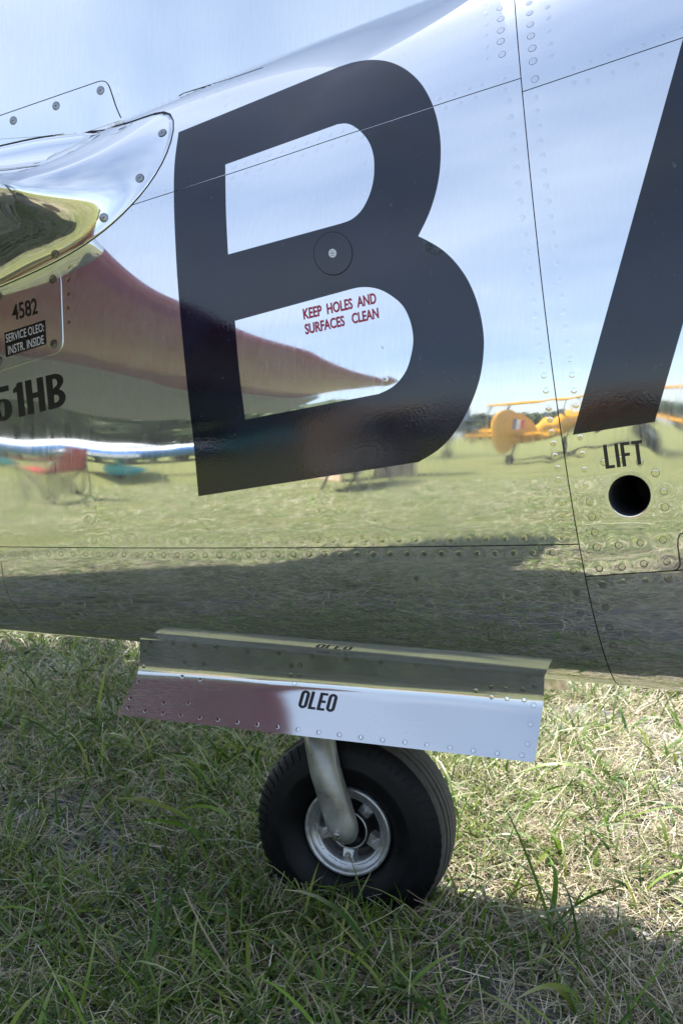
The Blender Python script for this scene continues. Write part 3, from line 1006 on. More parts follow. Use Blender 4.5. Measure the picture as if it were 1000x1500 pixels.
def fairing(sgn):
    # outline where the fairing meets the skin, from aft of the fin fillet round the nose to aft underneath
    vis = [(60, 200), (120, 194), (185, 182), (222, 168), (250, 156), (259, 168), (257, 192), (247, 224), (230, 256), (206, 288), (178, 317), (150, 342), (110, 369), (60, 395), (0, 421), (-60, 446)]
    x, t = unproject(np.array([v[0] for v in vis], float), np.array([v[1] for v in vis], float))
    z = z_of(x, t)
    xz = list(zip(x, z))
    up_end, lo_end = xz[0], xz[-1]
    pts = [(-1.42, up_end[1] - 0.14), (-1.05, up_end[1] - 0.05)] + xz + [(-1.0, lo_end[1] + 0.0), (-1.42, lo_end[1] + 0.02)]
    pts = np.array(pts)
    s = np.concatenate([[0], np.cumsum(np.hypot(*np.diff(pts, axis=0).T))])
    # the place on the outline that faces the nose of the tailplane
    i0 = 2 + 7
    qn = np.interp(s, [0, s[i0], s[-1]], [-0.95, 0, 0.95])
    q = np.concatenate([-np.linspace(0.95, 0, 60) , np.linspace(0, 0.95, 61)[1:]])
    from_q = np.interp(q, qn, s)
    bx, bz = np.interp(from_q, s, pts[:, 0]), np.interp(from_q, s, pts[:, 1])
    for _ in range(3):
        bx[1:-1] = (bx[:-2] + 2 * bx[1:-1] + bx[2:]) / 4; bz[1:-1] = (bz[:-2] + 2 * bz[1:-1] + bz[2:]) / 4
    bt = t_of(bx, bz)
    p0, n0 = SN(bx, bt, 0.0008)
    if sgn < 0:
        foot = p0 - n0 * 0.0009
    p1 = stab_pt(ST_R, np.sign(q) * np.abs(q) ** 1.0, -1.0)
    D = p1 - p0
    L = np.linalg.norm(D, axis=1, keepdims=True)
    T0 = D - n0 * (D * n0).sum(1, keepdims=True)
    T0 = nrm(T0) * L * 1.15
    T1 = np.array([0, -1, 0]) * L * 1.0
    ss = np.linspace(0, 1, 36)[:, None, None]
    h00, h10, h01, h11 = 2 * ss**3 - 3 * ss**2 + 1, ss**3 - 2 * ss**2 + ss, -2 * ss**3 + 3 * ss**2, ss**3 - ss**2
    V = h00 * p0 + h10 * T0 + h01 * p1 + h11 * T1
    if sgn > 0: V = V * np.array([1, -1, 1])
    V = np.concatenate([(foot if sgn < 0 else V[0])[None], V], 0) if sgn < 0 else V
    F = grid_faces(V.shape[0], V.shape[1])
    if sgn > 0: F = F[:, ::-1]
    o = np_mesh('tailplane_fairing', V.reshape(-1, 3), F, M['skin_left'], airplane)
    if sgn < 0:
        keep = slice(14, 104)
        pe, ne = p0[keep], n0[keep]
        tg = np.gradient(pe, axis=0); b = nrm(np.cross(ne, tg))
        w = 0.0007
        Vs = np.stack([pe - b * w - ne * 0.001, pe - b * w + ne * 0.0002, pe + b * w + ne * 0.0002, pe + b * w - ne * 0.001], 1).reshape(-1, 3)
        np_mesh('shut_line', Vs, grid_faces(len(pe), 4), M['seam'], o, False)
        # screws a little inside the edge
        for (px, py) in ((238, 195), (205, 261), (152.5, 319), (81, 372)):
            d = rays(np.array([px]), np.array([py]))[0]
            pr = V.reshape(-1, 3)
            rel = pr - CAM
            along_ = rel @ d
            dist = np.linalg.norm(rel - along_[:, None] * d, axis=1)
            k = int(np.argmin(dist + (along_ < 0) * 9))
            i, j = divmod(k, V.shape[1])
            i = min(max(i, 2), V.shape[0] - 2); j = min(max(j, 1), V.shape[1] - 2)
            e1 = V[i + 1, j] - V[i - 1, j]; e2 = V[i, j + 1] - V[i, j - 1]
            n = Vector(np.cross(e1, e2)).normalized()
            if n.dot(Vector(d)) > 0: n = -n
            tx = Vector((1, 0, 0)); tx = (tx - n * tx.dot(n)).normalized(); ty = n.cross(tx)
            den = np.dot(np.array(n), d)
            pos = CAM + d * (np.dot(V[i, j] - CAM, np.array(n)) / den) + np.array(n) * 0.0008
            ob = bpy.data.objects.new('screw', screw_me); col.objects.link(ob); ob.parent = o
            ob.matrix_world = Matrix(((tx.x, ty.x, n.x, pos[0]), (tx.y, ty.y, n.y, pos[1]), (tx.z, ty.z, n.z, pos[2]), (0, 0, 0, 1)))
    return o
for sg in (-1, 1):
    fairing(sg)
    stab(sg)
# rudder behind the fin
rb = []
for z in np.linspace(0.95, 2.7, 14):
    for (dx, dy) in ((0, .035), (-.25, .02), (-.5, .003), (-.5, -.003), (-.25, -.02), (0, -.035)):
        rb.append((-1.74 + dx * (1.1 - 0.25 * (z - 0.95)), dy, z))
py_mesh('rudder', rb, [tuple(f) for f in grid_faces(14, 6, True)] + [tuple(range(6))[::-1], tuple(range(78, 84))], M['red'], airplane, True)

# ------------------------------------------------------------------ tail wheel doors
def on_plane_y(px, py, Y):
    d = rays(np.array([float(px)]), np.array([float(py)]))[0]
    return CAM + d * ((Y - CAM[1]) / d[1])
def hinge_pt(px, py):
    x, t = unproject(np.array([float(px)]), np.array([float(py)]))
    return P0(x, t)[0]
HA, HB = on_plane_y(205, 936, -0.160), on_plane_y(797, 968, -0.190)
TILT = R(13)
_vv = np.linspace(0, 1, 201)
_sl = np.tan(R(-15) + (R(32) - R(-15)) * sstep((_vv - 0.22) / 0.34)); _sl = _sl - _sl.mean()
_off = np.concatenate([[0], np.cumsum((_sl[1:] + _sl[:-1]) / 2 * np.diff(_vv))]); _off -= _vv * _off[-1]
dd = np.array([0, -math.sin(TILT), -math.cos(TILT)])
DN = nrm(np.cross(HB - HA, dd)); DN = DN * (-1 if DN[1] > 0 else 1)
def on_door(px, py):
    d = rays(np.asarray(px, float), np.asarray(py, float))
    den = d @ DN
    k = ((HA - CAM) @ DN) / den
    return CAM + d * k[..., None]
DBL, DBR = on_door(172, 1047), on_door(782, 1117)
def door_surface(u, v):
    """u along the hinge, v down the door; a shallow trough near the hinge and a flat lower half"""
    top = HA + (HB - HA) * u[..., None]
    bot = DBL + (DBR - DBL) * u[..., None]
    p = top + (bot - top) * v[..., None]
    return p + DN * (np.interp(v, _vv, _off) * 0.138)[..., None]
def door_inv(p):
    M2 = np.stack([HB - HA, (DBL - HA)], 1)
    uv, *_ = np.linalg.lstsq(M2, p - HA, rcond=None)
    u, v = uv
    for _ in range(6):
        top = HA + (HB - HA) * u; bot = DBL + (DBR - DBL) * u
        v = ((p - top) @ (bot - top)) / ((bot - top) @ (bot - top))
        a = HA + (DBL - HA) * v; b = HB + (DBR - HB) * v
        u = ((p - a) @ (b - a)) / ((b - a) @ (b - a))
    return u, v
def door(sgn):
    u, v = np.meshgrid(np.linspace(0, 1, 80), np.linspace(0, 1, 30), indexing='ij')
    wob = 0.0004 * np.sin(u * 21 + 1) * np.sin(v * 5)
    A = door_surface(u, v) + DN * wob[..., None]
    Bk = A - DN * 0.0022
    V = np.concatenate([A, Bk[:, ::-1]], 1)
    if sgn > 0: V = V * np.array([1, -1, 1])
    nu, nv = V.shape[:2]
    F = grid_faces(nu, nv, True)
    if sgn > 0: F = F[:, ::-1]
    caps = np.array([[k, k + 1, nv - 2 - k, nv - 1 - k] for k in range(nv // 2 - 1)])
    F = np.concatenate([F, caps[:, ::-1] if sgn < 0 else caps, (caps + (nu - 1) * nv) if sgn < 0 else (caps + (nu - 1) * nv)[:, ::-1]])
    return np_mesh('tail_wheel_door', V.reshape(-1, 3), F, M['door'], airplane, True)
ndoor = door(-1)
fdoor = door(1)
for ob in (ndoor, fdoor):
    em = ob.modifiers.new('split', 'EDGE_SPLIT'); em.split_angle = R(40)
    bmx = bmesh.new(); bmx.from_mesh(ob.data); bmesh.ops.recalc_face_normals(bmx, faces=bmx.faces[:]); bmx.to_mesh(ob.data); bmx.free()

def c7(a, b): return (150 + a * 0.35, 890 + b * 0.35)
def c8(a, b): return (450 + a * 0.4, 890 + b * 0.4)
dr = [c7(*q) for q in [(105, 420), (175, 433), (250, 442), (325, 452), (405, 462), (480, 470), (562, 481), (645, 490), (730, 501), (815, 511), (902, 522), (988, 532),
      (105, 380), (125, 310), (142, 245), (165, 180), (246, 400), (347, 400), (303, 290), (380, 302), (322, 227), (401, 235), (765, 282), (801, 283),
      (777, 317), (775, 242), (812, 242), (200, 143), (292, 150), (381, 158), (472, 166), (600, 181), (732, 190), (868, 203)]]
dr += [c8(*q) for q in [(115, 466), (193, 475), (273, 485), (355, 493), (436, 503), (520, 513), (605, 524), (693, 534), (783, 541), (801, 500), (808, 429),
      (816, 358), (824, 288), (805, 246), (660, 291), (715, 297), (778, 300), (660, 328), (717, 334), (781, 339), (603, 305), (134, 190), (262, 201),
      (392, 211), (525, 222), (663, 235)]]
def door_frame(px, py, off):
    p = on_door(np.array([float(px)]), np.array([float(py)]))[0]
    u, v = door_inv(p)
    q = door_surface(np.array([u]), np.array([v]))[0]
    e = 1e-3
    a = door_surface(np.array([u + e]), np.array([v]))[0] - door_surface(np.array([u - e]), np.array([v]))[0]
    b = door_surface(np.array([u]), np.array([v + e]))[0] - door_surface(np.array([u]), np.array([v - e]))[0]
    n = nrm(np.cross(a, b)); n = n * (1 if n @ DN > 0 else -1)
    return q + n * off, n
def door_rivet(px, py, s):
    q, n = door_frame(px, py, 0.0004)
    nn = Vector(n); tx = Vector((1, 0, 0)); tx = (tx - nn * tx.dot(nn)).normalized(); ty = nn.cross(tx)
    o = bpy.data.objects.new('rivet', rivet_me); col.objects.link(o); o.parent = ndoor
    o.matrix_world = Matrix(((tx.x * s, ty.x * s, nn.x * 2, q[0]), (tx.y * s, ty.y * s, nn.y * 2, q[1]), (tx.z * s, ty.z * s, nn.z * 2, q[2]), (0, 0, 0, 1)))
for i, (a, b) in enumerate(dr): door_rivet(a, b, 0.82)
bm = stencil('OLEO', (430.5, 1036.5), (484, 1043.5), (3.6, -25.5), gap=0.075, s=0.15)
cut_grid(bm, 8)
for v in bm.verts:
    q, n = door_frame(v.co.x, -v.co.y, 0.0009)
    v.co = q
ol = bm_obj('lettering', bm, M['black_print'], ndoor)
bmx = bmesh.new(); bmx.from_mesh(ol.data)
if sum(f.normal.dot(Vector(DN)) for f in bmx.faces) < 0: bmesh.ops.reverse_faces(bmx, faces=bmx.faces[:])
bmx.to_mesh(ol.data); bmx.free()
# hinge rod and the bay lip seen behind the right end of the door
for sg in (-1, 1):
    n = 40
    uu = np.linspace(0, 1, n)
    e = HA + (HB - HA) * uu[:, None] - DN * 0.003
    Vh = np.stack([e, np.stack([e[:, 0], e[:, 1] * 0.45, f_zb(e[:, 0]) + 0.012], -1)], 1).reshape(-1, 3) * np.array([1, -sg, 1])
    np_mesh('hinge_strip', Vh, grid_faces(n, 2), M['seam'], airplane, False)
tube('door_hinge', [HA - DN * 0.004, (HA + HB) / 2 - DN * 0.004, HB - DN * 0.004], 0.0035, M['rivet'], airplane, 10)

# ------------------------------------------------------------------ tail wheel
def on_plane_y(px, py, Y):
    d = rays(np.array([float(px)]), np.array([float(py)]))[0]
    return CAM + d * ((Y - CAM[1]) / d[1])
TR, TW = 0.174, 0.063
wc = on_plane_y(509, 1219, -0.05)
WHEEL = Vector((wc[0], 0.0, wc[2]))
print('wheel centre', WHEEL)
wheel = bpy.data.objects.new('tail_wheel', None); col.objects.link(wheel); wheel.parent = airplane
wheel.location = WHEEL
wheel.rotation_euler = (0, 0, R(-2))
M['rubber'] = simple('tyre_rubber', (0.0040, 0.0045, 0.006), 0.5, 0, 0.35, 30, 0.22)
M['tread'] = simple('tyre_tread_dusty', (0.075, 0.072, 0.066), 0.8, 0, 0.3, 60)
M['rim'] = simple('cast_magnesium', (0.46, 0.47, 0.48), 0.36, 0.7, 0.18, 90)
M['hub_black'] = simple('hub_black', (0.012, 0.012, 0.014), 0.35, 0.0)
M['strut'] = simple('grey_strut_paint', (0.31, 0.315, 0.305), 0.34, 0.45, 0.42, 22)
M['blue_print'] = simple('blue_lettering', (0.02, 0.06, 0.22), 0.5)
def sidewall(s):
    return [(0.078, s * 0.036), (0.084, s * 0.046), (0.090, s * 0.051), (0.093, s * 0.0525), (0.095, s * 0.0525), (0.104, s * 0.0565), (0.115, s * 0.058), (0.117, s * 0.0586), (0.119, s * 0.058),
            (0.130, s * 0.0565), (0.141, s * 0.0525), (0.149, s * 0.048), (0.1545, s * 0.0435)]
tread = []
for c in (-0.030, -0.018, -0.006, 0.006, 0.018, 0.030):
    r = 0.163 - 0.0035 * (c / 0.03) ** 2
    tread += [(r, c - 0.0048), (r, c + 0.0048)]
    if c < 0.03: tread += [(r - 0.006, c + 0.0050), (r - 0.006, c + 0.0070)]
prof = sidewall(-1) + [(0.157, -0.040), (0.1585, -0.0362)] + tread + [(0.1585, 0.0362), (0.157, 0.040)] + sidewall(1)[::-1]
prof = [(r if r < 0.1 else 0.1 + (r - 0.1) * 1.25, h * (1 + 0.20 * min(1, max(0, (r - 0.085) / 0.02)))) for r, h in prof]
V, F = lathe_arrays(prof, 120)
fl = V[:, 2] < -0.154                              # slight flat where it carries the tail
V[fl, 2] = -0.154 + (V[fl, 2] + 0.154) * 0.35
tyre = np_mesh('tyre', V, F, M['rubber'], wheel)
tyre.data.materials.append(M['tread'])
mi = np.zeros(len(prof) - 1, dtype=np.int32); mi[13:13 + len(tread) + 3] = 1
tyre.data.polygons.foreach_set('material_index', np.repeat(mi, 120))
em = tyre.modifiers.new('split', 'EDGE_SPLIT'); em.split_angle = R(38)
# shoulder lugs with their zigzag edge
def lug_mesh(s):
    bm = bmesh.new()
    out = [(0.1400, 0.0), (0.1455, 0.0030), (0.1450, 0.0000), (0.1505, 0.0032), (0.1500, 0.0004), (0.1570, 0.0034), (0.1572, -0.0032), (0.1400, -0.0036)]
    top, bot = [], []
    for r, w in out:
        y = np.interp(r, [0.130, 0.141, 0.149, 0.1545, 0.1572], [0.0565, 0.0525, 0.048, 0.0435, 0.0395])
        r = 0.1 + (r - 0.1) * 1.25; y = y * 1.20
        top.append(bm.verts.new((w, s * (y + 0.0016), r + 0.0006))); bot.append(bm.verts.new((w, s * (y - 0.003), r - 0.003)))
    bm.faces.new(top); n = len(out)
    for k in range(n): bm.faces.new((top[k], bot[k], bot[(k + 1) % n], top[(k + 1) % n]))
    bmesh.ops.recalc_face_normals(bm, faces=bm.faces[:])
    me = bpy.data.meshes.new('shoulder_lug'); bm.to_mesh(me); bm.free(); me.materials.append(M['rubber'])
    return me
for s in (-1, 1):
    lm = lug_mesh(s)
    for k in range(64):
        a = 2 * math.pi * k / 64
        if math.cos(a) < -0.92: continue
        o = bpy.data.objects.new('shoulder_lug', lm); col.objects.link(o); o.parent = wheel
        o.rotation_euler = (0, a, 0)
# rim
for s in (-1, 1):
    V, F = lathe_arrays([(0.076, s * 0.028), (0.080, s * 0.046), (0.0800, s * 0.0495), (0.0775, s * 0.0515), (0.0735, s * 0.0505), (0.0715, s * 0.046), (0.0690, s * 0.0415), (0.0600, s * 0.0400),
                         (0.0580, s * 0.0385), (0.0570, s * 0.028), (0.0560, s * 0.012)], 72)
    np_mesh('rim', V, F if s < 0 else F[:, ::-1], M['rim'], wheel)
V, F = lathe_arrays([(0.060, -0.016), (0.030, -0.019), (0.030, 0.019), (0.060, 0.016)], 48)
np_mesh('wheel_disc', V, F, M['hub_black'], wheel)
V, F = lathe_arrays([(0.042, -0.018), (0.036, -0.034), (0.034, -0.040), (0.0315, -0.041), (0.030, -0.039), (0.029, -0.024), (0.0, -0.024)], 40)
hb = np_mesh('hub', V, F, M['hub_black'], wheel)
V, F = lathe_arrays([(0.0345, -0.0398), (0.0335, -0.0412), (0.0322, -0.0412), (0.0312, -0.0398)], 40)
np_mesh('hub_ring', V, F, M['rim'], wheel)
for k in range(5):
    a = R(51) + 2 * math.pi * k / 5
    rot = Matrix.Rotation(-a, 4, 'Y')
    bm = bmesh.new()
    pts = [(0.036, -0.0105), (0.050, -0.0095), (0.060, -0.014), (0.060, 0.014), (0.050, 0.0095), (0.036, 0.0105)]
    tp = [bm.verts.new(rot @ Vector((r, -0.0375 + (0.004 if r < 0.04 else 0), w))) for r, w in pts]
    bt = [bm.verts.new(rot @ Vector((r, -0.018, w * 1.3))) for r, w in pts]
    bm.faces.new(tp)
    for i in range(6): bm.faces.new((tp[i], bt[i], bt[(i + 1) % 6], tp[(i + 1) % 6]))
    bmesh.ops.recalc_face_normals(bm, faces=bm.faces[:])
    bmesh.ops.bevel(bm, geom=[e for e in bm.edges if e.calc_face_angle(0) > 0.5], offset=0.0012, segments=1, affect='EDGES')
    bm_obj('spoke', bm, M['rim'], wheel)
    bm = bmesh.new()
    c = rot @ Vector((0.0475, -0.0375, 0))
    for (r, d0, d1, sgm) in ((0.0058, 0.0, -0.0012, 18), (0.0046, -0.0012, -0.0055, 6), (0.0026, -0.0055, -0.0085, 10)):
        bmesh.ops.create_cone(bm, cap_ends=True, segments=sgm, radius1=r, radius2=r, depth=abs(d1 - d0),
                              matrix=Matrix.Translation(c + Vector((0, (d0 + d1) / 2, 0))) @ Matrix.Rotation(R(90), 4, 'X'))
    bm_obj('wheel_bolt', bm, M['rim'], wheel)
def ring_text(body, r, a0, a1, h, y):
    bm = text_bm(body, (0, 0), (1, 0), (0, -1), bold=0.01)
    cut_grid(bm, 0.04)
    for v in bm.verts:
        a = a0 + (a1 - a0) * v.co.x; q = r + h * v.co.y
        v.co = (q * math.cos(a), y, q * math.sin(a))
    bm_obj('lettering', bm, M['blue_print'], wheel)
ring_text('TIRE & RIM', 0.0618, R(225), R(150), 0.0052, -0.0407)
ring_text('WHEEL', 0.0618, R(268), R(232), 0.0052, -0.0407)
ring_text('ASSEMBLY', 0.0618, R(330), R(277), 0.0052, -0.0407)
ring_text('NO. 530', 0.0618, R(62), R(12), 0.0052, -0.0407)
V, F = lathe_arrays([(0.003, -0.0572), (0.0036, -0.072), (0.0028, -0.0725), (0.0, -0.0725)], 10)
vs = np_mesh('valve_bump', V, F, M['rubber'], wheel)
vs.location = (0.098, 0.003, -0.012)

# single arm of the fork, hung from the bay
a_top = on_plane_y(452, 1000, -0.052); a_mid = on_plane_y(477, 1130, -0.089); a_low = on_plane_y(500, 1205, -0.092)
ax = on_plane_y(508, 1222, -0.085)
ad = Vector(a_low - a_mid).normalized()
pts = [Vector(a_top), Vector(a_mid), Vector(a_low), Vector(a_low) + ad * 0.012 + Vector((0, .004, 0)), Vector(a_low) + ad * 0.022 + Vector((0, .010, 0)), Vector(a_low) + ad * 0.029 + Vector((0, .017, 0)), Vector(a_low) + ad * 0.031 + Vector((0, .022, 0))]
arm = tube('fork_arm', pts, [0.0275, 0.027, 0.0268, 0.0258, 0.0220, 0.0140, 0.003], M['strut'], airplane, 28)
tube('axle', [WHEEL + Vector((0.0, 0.03, 0)), WHEEL + Vector((0.0, -0.07, 0))], 0.014, M['hub_black'], airplane, 20)
bp = on_plane_y(491, 1226, -0.1225)
bm = bmesh.new()
bmesh.ops.create_cone(bm, cap_ends=True, segments=16, radius1=0.0065, radius2=0.0050, depth=0.007, matrix=Matrix.Rotation(R(90), 4, 'X'))
bo = bm_obj('fork_bolt', bm, M['rivet'], arm); bo.location = bp
tube('tail_strut', [Vector(a_top), Vector((a_top[0] - 0.01, -0.03, 0.50)), Vector((a_top[0] - 0.02, 0.0, 0.62))], 0.03, M['strut'], airplane, 20)

# ------------------------------------------------------------------ the airfield: turf, grass, ground mesh
def ground_mat():
    m, n, l, b = new_mat('turf')
    g = n.new('ShaderNodeNewGeometry')
    a = n.new('ShaderNodeTexNoise'); a.inputs['Scale'].default_value = 0.9; a.inputs['Detail'].default_value = 8; a.inputs['Roughness'].default_value = 0.7
    f = n.new('ShaderNodeTexNoise'); f.inputs['Scale'].default_value = 38; f.inputs['Detail'].default_value = 6; f.inputs['Roughness'].default_value = 0.75
    l.new(g.outputs['Position'], a.inputs['Vector']); l.new(g.outputs['Position'], f.inputs['Vector'])
    r1 = n.new('ShaderNodeValToRGB')
    e = r1.color_ramp.elements
    e[0].position = 0.30; e[0].color = (0.075, 0.110, 0.026, 1)
    e[1].position = 0.75; e[1].color = (0.40, 0.35, 0.19, 1)
    x = r1.color_ramp.elements.new(0.5); x.color = (0.18, 0.19, 0.065, 1)
    ad = n.new('ShaderNodeMath'); ad.operation = 'ADD'
    h = n.new('ShaderNodeMath'); h.operation = 'MULTIPLY_ADD'; h.inputs[1].default_value = 0.5; h.inputs[2].default_value = 0.0
    h2 = n.new('ShaderNodeMath'); h2.operation = 'MULTIPLY'; h2.inputs[1].default_value = 0.5
    l.new(a.outputs[0], h.inputs[0]); l.new(f.outputs[0], h2.inputs[0])
    l.new(h.outputs[0], ad.inputs[0]); l.new(h2.outputs[0], ad.inputs[1])
    l.new(ad.outputs[0], r1.inputs[0]); l.new(r1.outputs[0], b.inputs['Base Color'])
    b.inputs['Roughness'].default_value = 0.9
    b.inputs['Specular IOR Level'].default_value = 0.1
    bp = n.new('ShaderNodeBump'); bp.inputs['Strength'].default_value = 0.9; bp.inputs['Distance'].default_value = 0.05
    l.new(f.outputs[0], bp.inputs['Height']); l.new(bp.outputs[0], b.inputs['Normal'])
    return m
M['turf'] = ground_mat()
M['soil'] = simple('dark_soil', (0.030, 0.026, 0.018), 0.95, 0, 0.5, 30, 0.1)
gr = np_mesh('ground', [(-900, -900, 0), (900, -900, 0), (900, 900, 0), (-900, 900, 0)], [(0, 1, 2, 3)], M['turf'], None, False)
tag(gr, kind='structure')
# bare earth under the near grass, gently uneven
gx, gy = np.meshgrid(np.linspace(-2.9, 2.2, 140), np.linspace(-2.3, 3.6, 150), indexing='ij')
edge = np.minimum.reduce([(gx + 2.9), (2.2 - gx), (gy + 2.3), (3.6 - gy)])
gz = 0.004 + 0.007 * (np.sin(gx * 3.1 + 1) * np.sin(gy * 2.7) + 0.5 * np.sin(gx * 9 + gy * 5)) * np.clip(edge, 0, 1) * np.clip(edge, 0, 1)
gz = np.maximum(gz, 0.003)
so = np_mesh('bare_earth', np.stack([gx, gy, gz], -1).reshape(-1, 3), grid_faces(*gx.shape), M['soil'])
tag(so, kind='structure')

# perforated plastic ground mesh laid under the grass
M['mesh'] = simple('dusty_plastic_mesh', (0.085, 0.087, 0.096), 0.5, 0, 0.35, 25)
def ground_mesh(x0, x1, y0, y1, pitch=0.024):
    nx, ny = int((x1 - x0) / pitch), int((y1 - y0) / pitch)
    i, j = np.meshgrid(np.arange(nx), np.arange(ny), indexing='ij')
    cx = x0 + (i + 0.5 * (j % 2)) * pitch; cy = y0 + j * pitch * 0.8
    def q(ax, ay): return np.stack([cx + ax, cy + ay, np.full(cx.shape, 0.0)], -1)
    w, h = pitch / 2, pitch * 0.4
    a, b = pitch * 0.30, pitch * 0.17
    outer = [(-w, -h), (w, -h), (w, h), (-w, h)]
    inner = [(-a, -b), (a, -b), (a, b), (-a, b)]
    V = np.stack([q(*p) for p in outer + inner], 2).reshape(-1, 3)
    V[:, 2] = 0.013 + 0.006 * np.sin(V[:, 0] * 11 + 1.3) * np.sin(V[:, 1] * 8) + 0.005 * np.sin(V[:, 0] * 27 + V[:, 1] * 31)
    base = (np.arange(cx.size) * 8)[:, None]
    f = np.array([[0, 1, 5, 4], [1, 2, 6, 5], [2, 3, 7, 6], [3, 0, 4, 7]])
    F = (base[:, None, :] + f[None]).reshape(-1, 4)
    low = V.reshape(-1, 8, 3)[:, 4:].copy(); low[..., 2] -= 0.006
    n0 = len(V)
    V2 = np.concatenate([V, low.reshape(-1, 3)])
    k = np.arange(cx.size)[:, None, None]
    wall = np.array([[0, 1], [1, 2], [2, 3], [3, 0]])
    W = np.concatenate([k * 8 + 4 + wall[None, :, :1], k * 8 + 4 + wall[None, :, 1:], n0 + k * 4 + wall[None, :, 1:], n0 + k * 4 + wall[None, :, :1]], 2).reshape(-1, 4)
    return V2, np.concatenate([F, W])
V, F = ground_mesh(-1.7, 1.6, -0.9, 2.0)
gm = np_mesh('ground_mesh', V, F, M['mesh'], None, False)
tag(gm, 'dark perforated plastic ground mesh showing through gaps in the grass', 'ground mesh')

def grass_mat():
    m, n, l, b = new_mat('grass_blade')
    at = n.new('ShaderNodeAttribute'); at.attribute_name = 'tint'
    l.new(at.outputs['Color'], b.inputs['Base Color'])
    b.inputs['Roughness'].default_value = 0.42
    b.inputs['Specular IOR Level'].default_value = 0.35
    tr = n.new('ShaderNodeBsdfTranslucent')
    l.new(at.outputs['Color'], tr.inputs['Color'])
    ms = n.new('ShaderNodeMixShader'); ms.inputs[0].default_value = 0.28
    l.new(b.outputs[0], ms.inputs[1]); l.new(tr.outputs[0], ms.inputs[2])
    l.new(ms.outputs[0], n['Material Output'].inputs['Surface'])
    return m
M['grass'] = grass_mat()

def density(x, y):
    """patchiness of the sward, 0..1"""
    return np.clip(0.55 + 0.28 * np.sin(2.3 * x + 1.7 * np.sin(1.9 * y)) * np.sin(2.9 * y + 0.6) + 0.24 * np.sin(7.1 * x + 3 * np.sin(4.3 * y) + 2) * np.sin(6.3 * y + 1.1) + 0.16 * np.sin(15 * x + 2 * y) * np.sin(13 * y - 3 * x), 0, 1)

GREENS = np.array([[0.060, 0.130, 0.014], [0.092, 0.180, 0.018], [0.135, 0.225, 0.026], [0.042, 0.095, 0.015], [0.200, 0.250, 0.042]])
STRAWS = np.array([[0.56, 0.49, 0.34], [0.44, 0.37, 0.25], [0.66, 0.60, 0.46], [0.30, 0.24, 0.17], [0.50, 0.47, 0.32]])

GRASS = []
def grass(name, x, y, z, length, width, straw_p, seg, seed, kind='stuff', lean=(0.5, 1.35), label=None):
    g = np.random.default_rng(seed)
    n = len(x)
    is_straw = g.random(n) < np.clip(straw_p + (0.40 * sstep((x + 0.1) / 0.6) - 0.14 if straw_p > 0.1 else 0), 0, 1)
    L = length * g.lognormal(0, 0.35, n)
    W = width * g.uniform(0.55, 1.5, n)
    W = np.where(is_straw, W * 0.62, W)
    az = g.uniform(0, 2 * math.pi, n) + 0.9 * np.sin(x * 3 + y * 2.2)
    th0 = np.where(is_straw, g.uniform(0.95, 1.5, n), g.uniform(0.25, 1.25, n))         # tilt from upright at the root
    bend = np.where(is_straw, g.normal(0.15, 0.35, n), g.uniform(lean[0], lean[1], n))
    side = g.normal(0, 0.35, n)                                                            # sideways curl
    s = np.linspace(0, 1, seg + 1)
    pts = np.zeros((n, seg + 1, 3)); pts[:, 0] = np.stack([x, y, z], -1)
    dirs = []
    for k in range(seg + 1):
        th = np.minimum(th0 + bend * s[k] ** 1.2, 1.75)
        a = az + side * s[k]
        d = np.stack([np.cos(a) * np.sin(th), np.sin(a) * np.sin(th), np.cos(th)], -1)
        dirs.append(d)
        if k: pts[:, k] = pts[:, k - 1] + (dirs[k - 1] + d) / 2 * (L / seg)[:, None]
    lo = (z + g.uniform(0.004, 0.030, n))[:, None]
    pts[:, 1:, 2] = np.maximum(pts[:, 1:, 2], lo * (0.4 + 0.6 * g.random((n, 1))))
    tw = g.normal(0, 0.5, n)
    V = np.zeros((n, seg + 1, 2, 3))
    for k in range(seg + 1):
        a = az + side * s[k]
        b = np.stack([-np.sin(a) * np.cos(tw), np.cos(a) * np.cos(tw), np.sin(tw)], -1)
        taper = np.where(is_straw, 0.9 - 0.5 * s[k], (1 - s[k] ** 2.2) * (0.75 + 0.5 * s[k])) * 0.5
        taper = np.maximum(taper, 0.02)
        V[:, k, 0] = pts[:, k] - b * (W * taper)[:, None]
        V[:, k, 1] = pts[:, k] + b * (W * taper)[:, None]
    base = (np.arange(n) * (seg + 1) * 2)[:, None, None]
    f = np.array([[2 * k, 2 * k + 1, 2 * k + 3, 2 * k + 2] for k in range(seg)])[None]
    F = (base + f).reshape(-1, 4)
    c = np.where(is_straw[:, None], STRAWS[g.integers(0, 5, n)], GREENS[g.integers(0, 5, n)]) * g.uniform(0.75, 1.25, (n, 1))
    tipdry = (g.random(n) < 0.4) & ~is_straw
    cc = np.ones((n, seg + 1, 2, 4))
    for k in range(seg + 1):
        w = (np.where(tipdry, np.clip((s[k] - 0.55) * 2, 0, 1), 0) * 0.8)[:, None]
        pale = max(0.25 - s[k], 0) * 1.6
        q = c * (1 - w) + STRAWS[0] * w
        q = q * (1 - pale) + (q * 0.6 + np.array([0.16, 0.16, 0.08]) * 0.4) * pale
        cc[:, k, 0, :3] = q; cc[:, k, 1, :3] = q
    GRASS.append((V.reshape(-1, 3).astype(np.float32), F.astype(np.int32), cc.reshape(-1, 4).astype(np.float32)))

def soil_z(x, y):
    return 0.006 + 0.004 * np.sin(x * 3.1 + 1) * np.sin(y * 2.7)

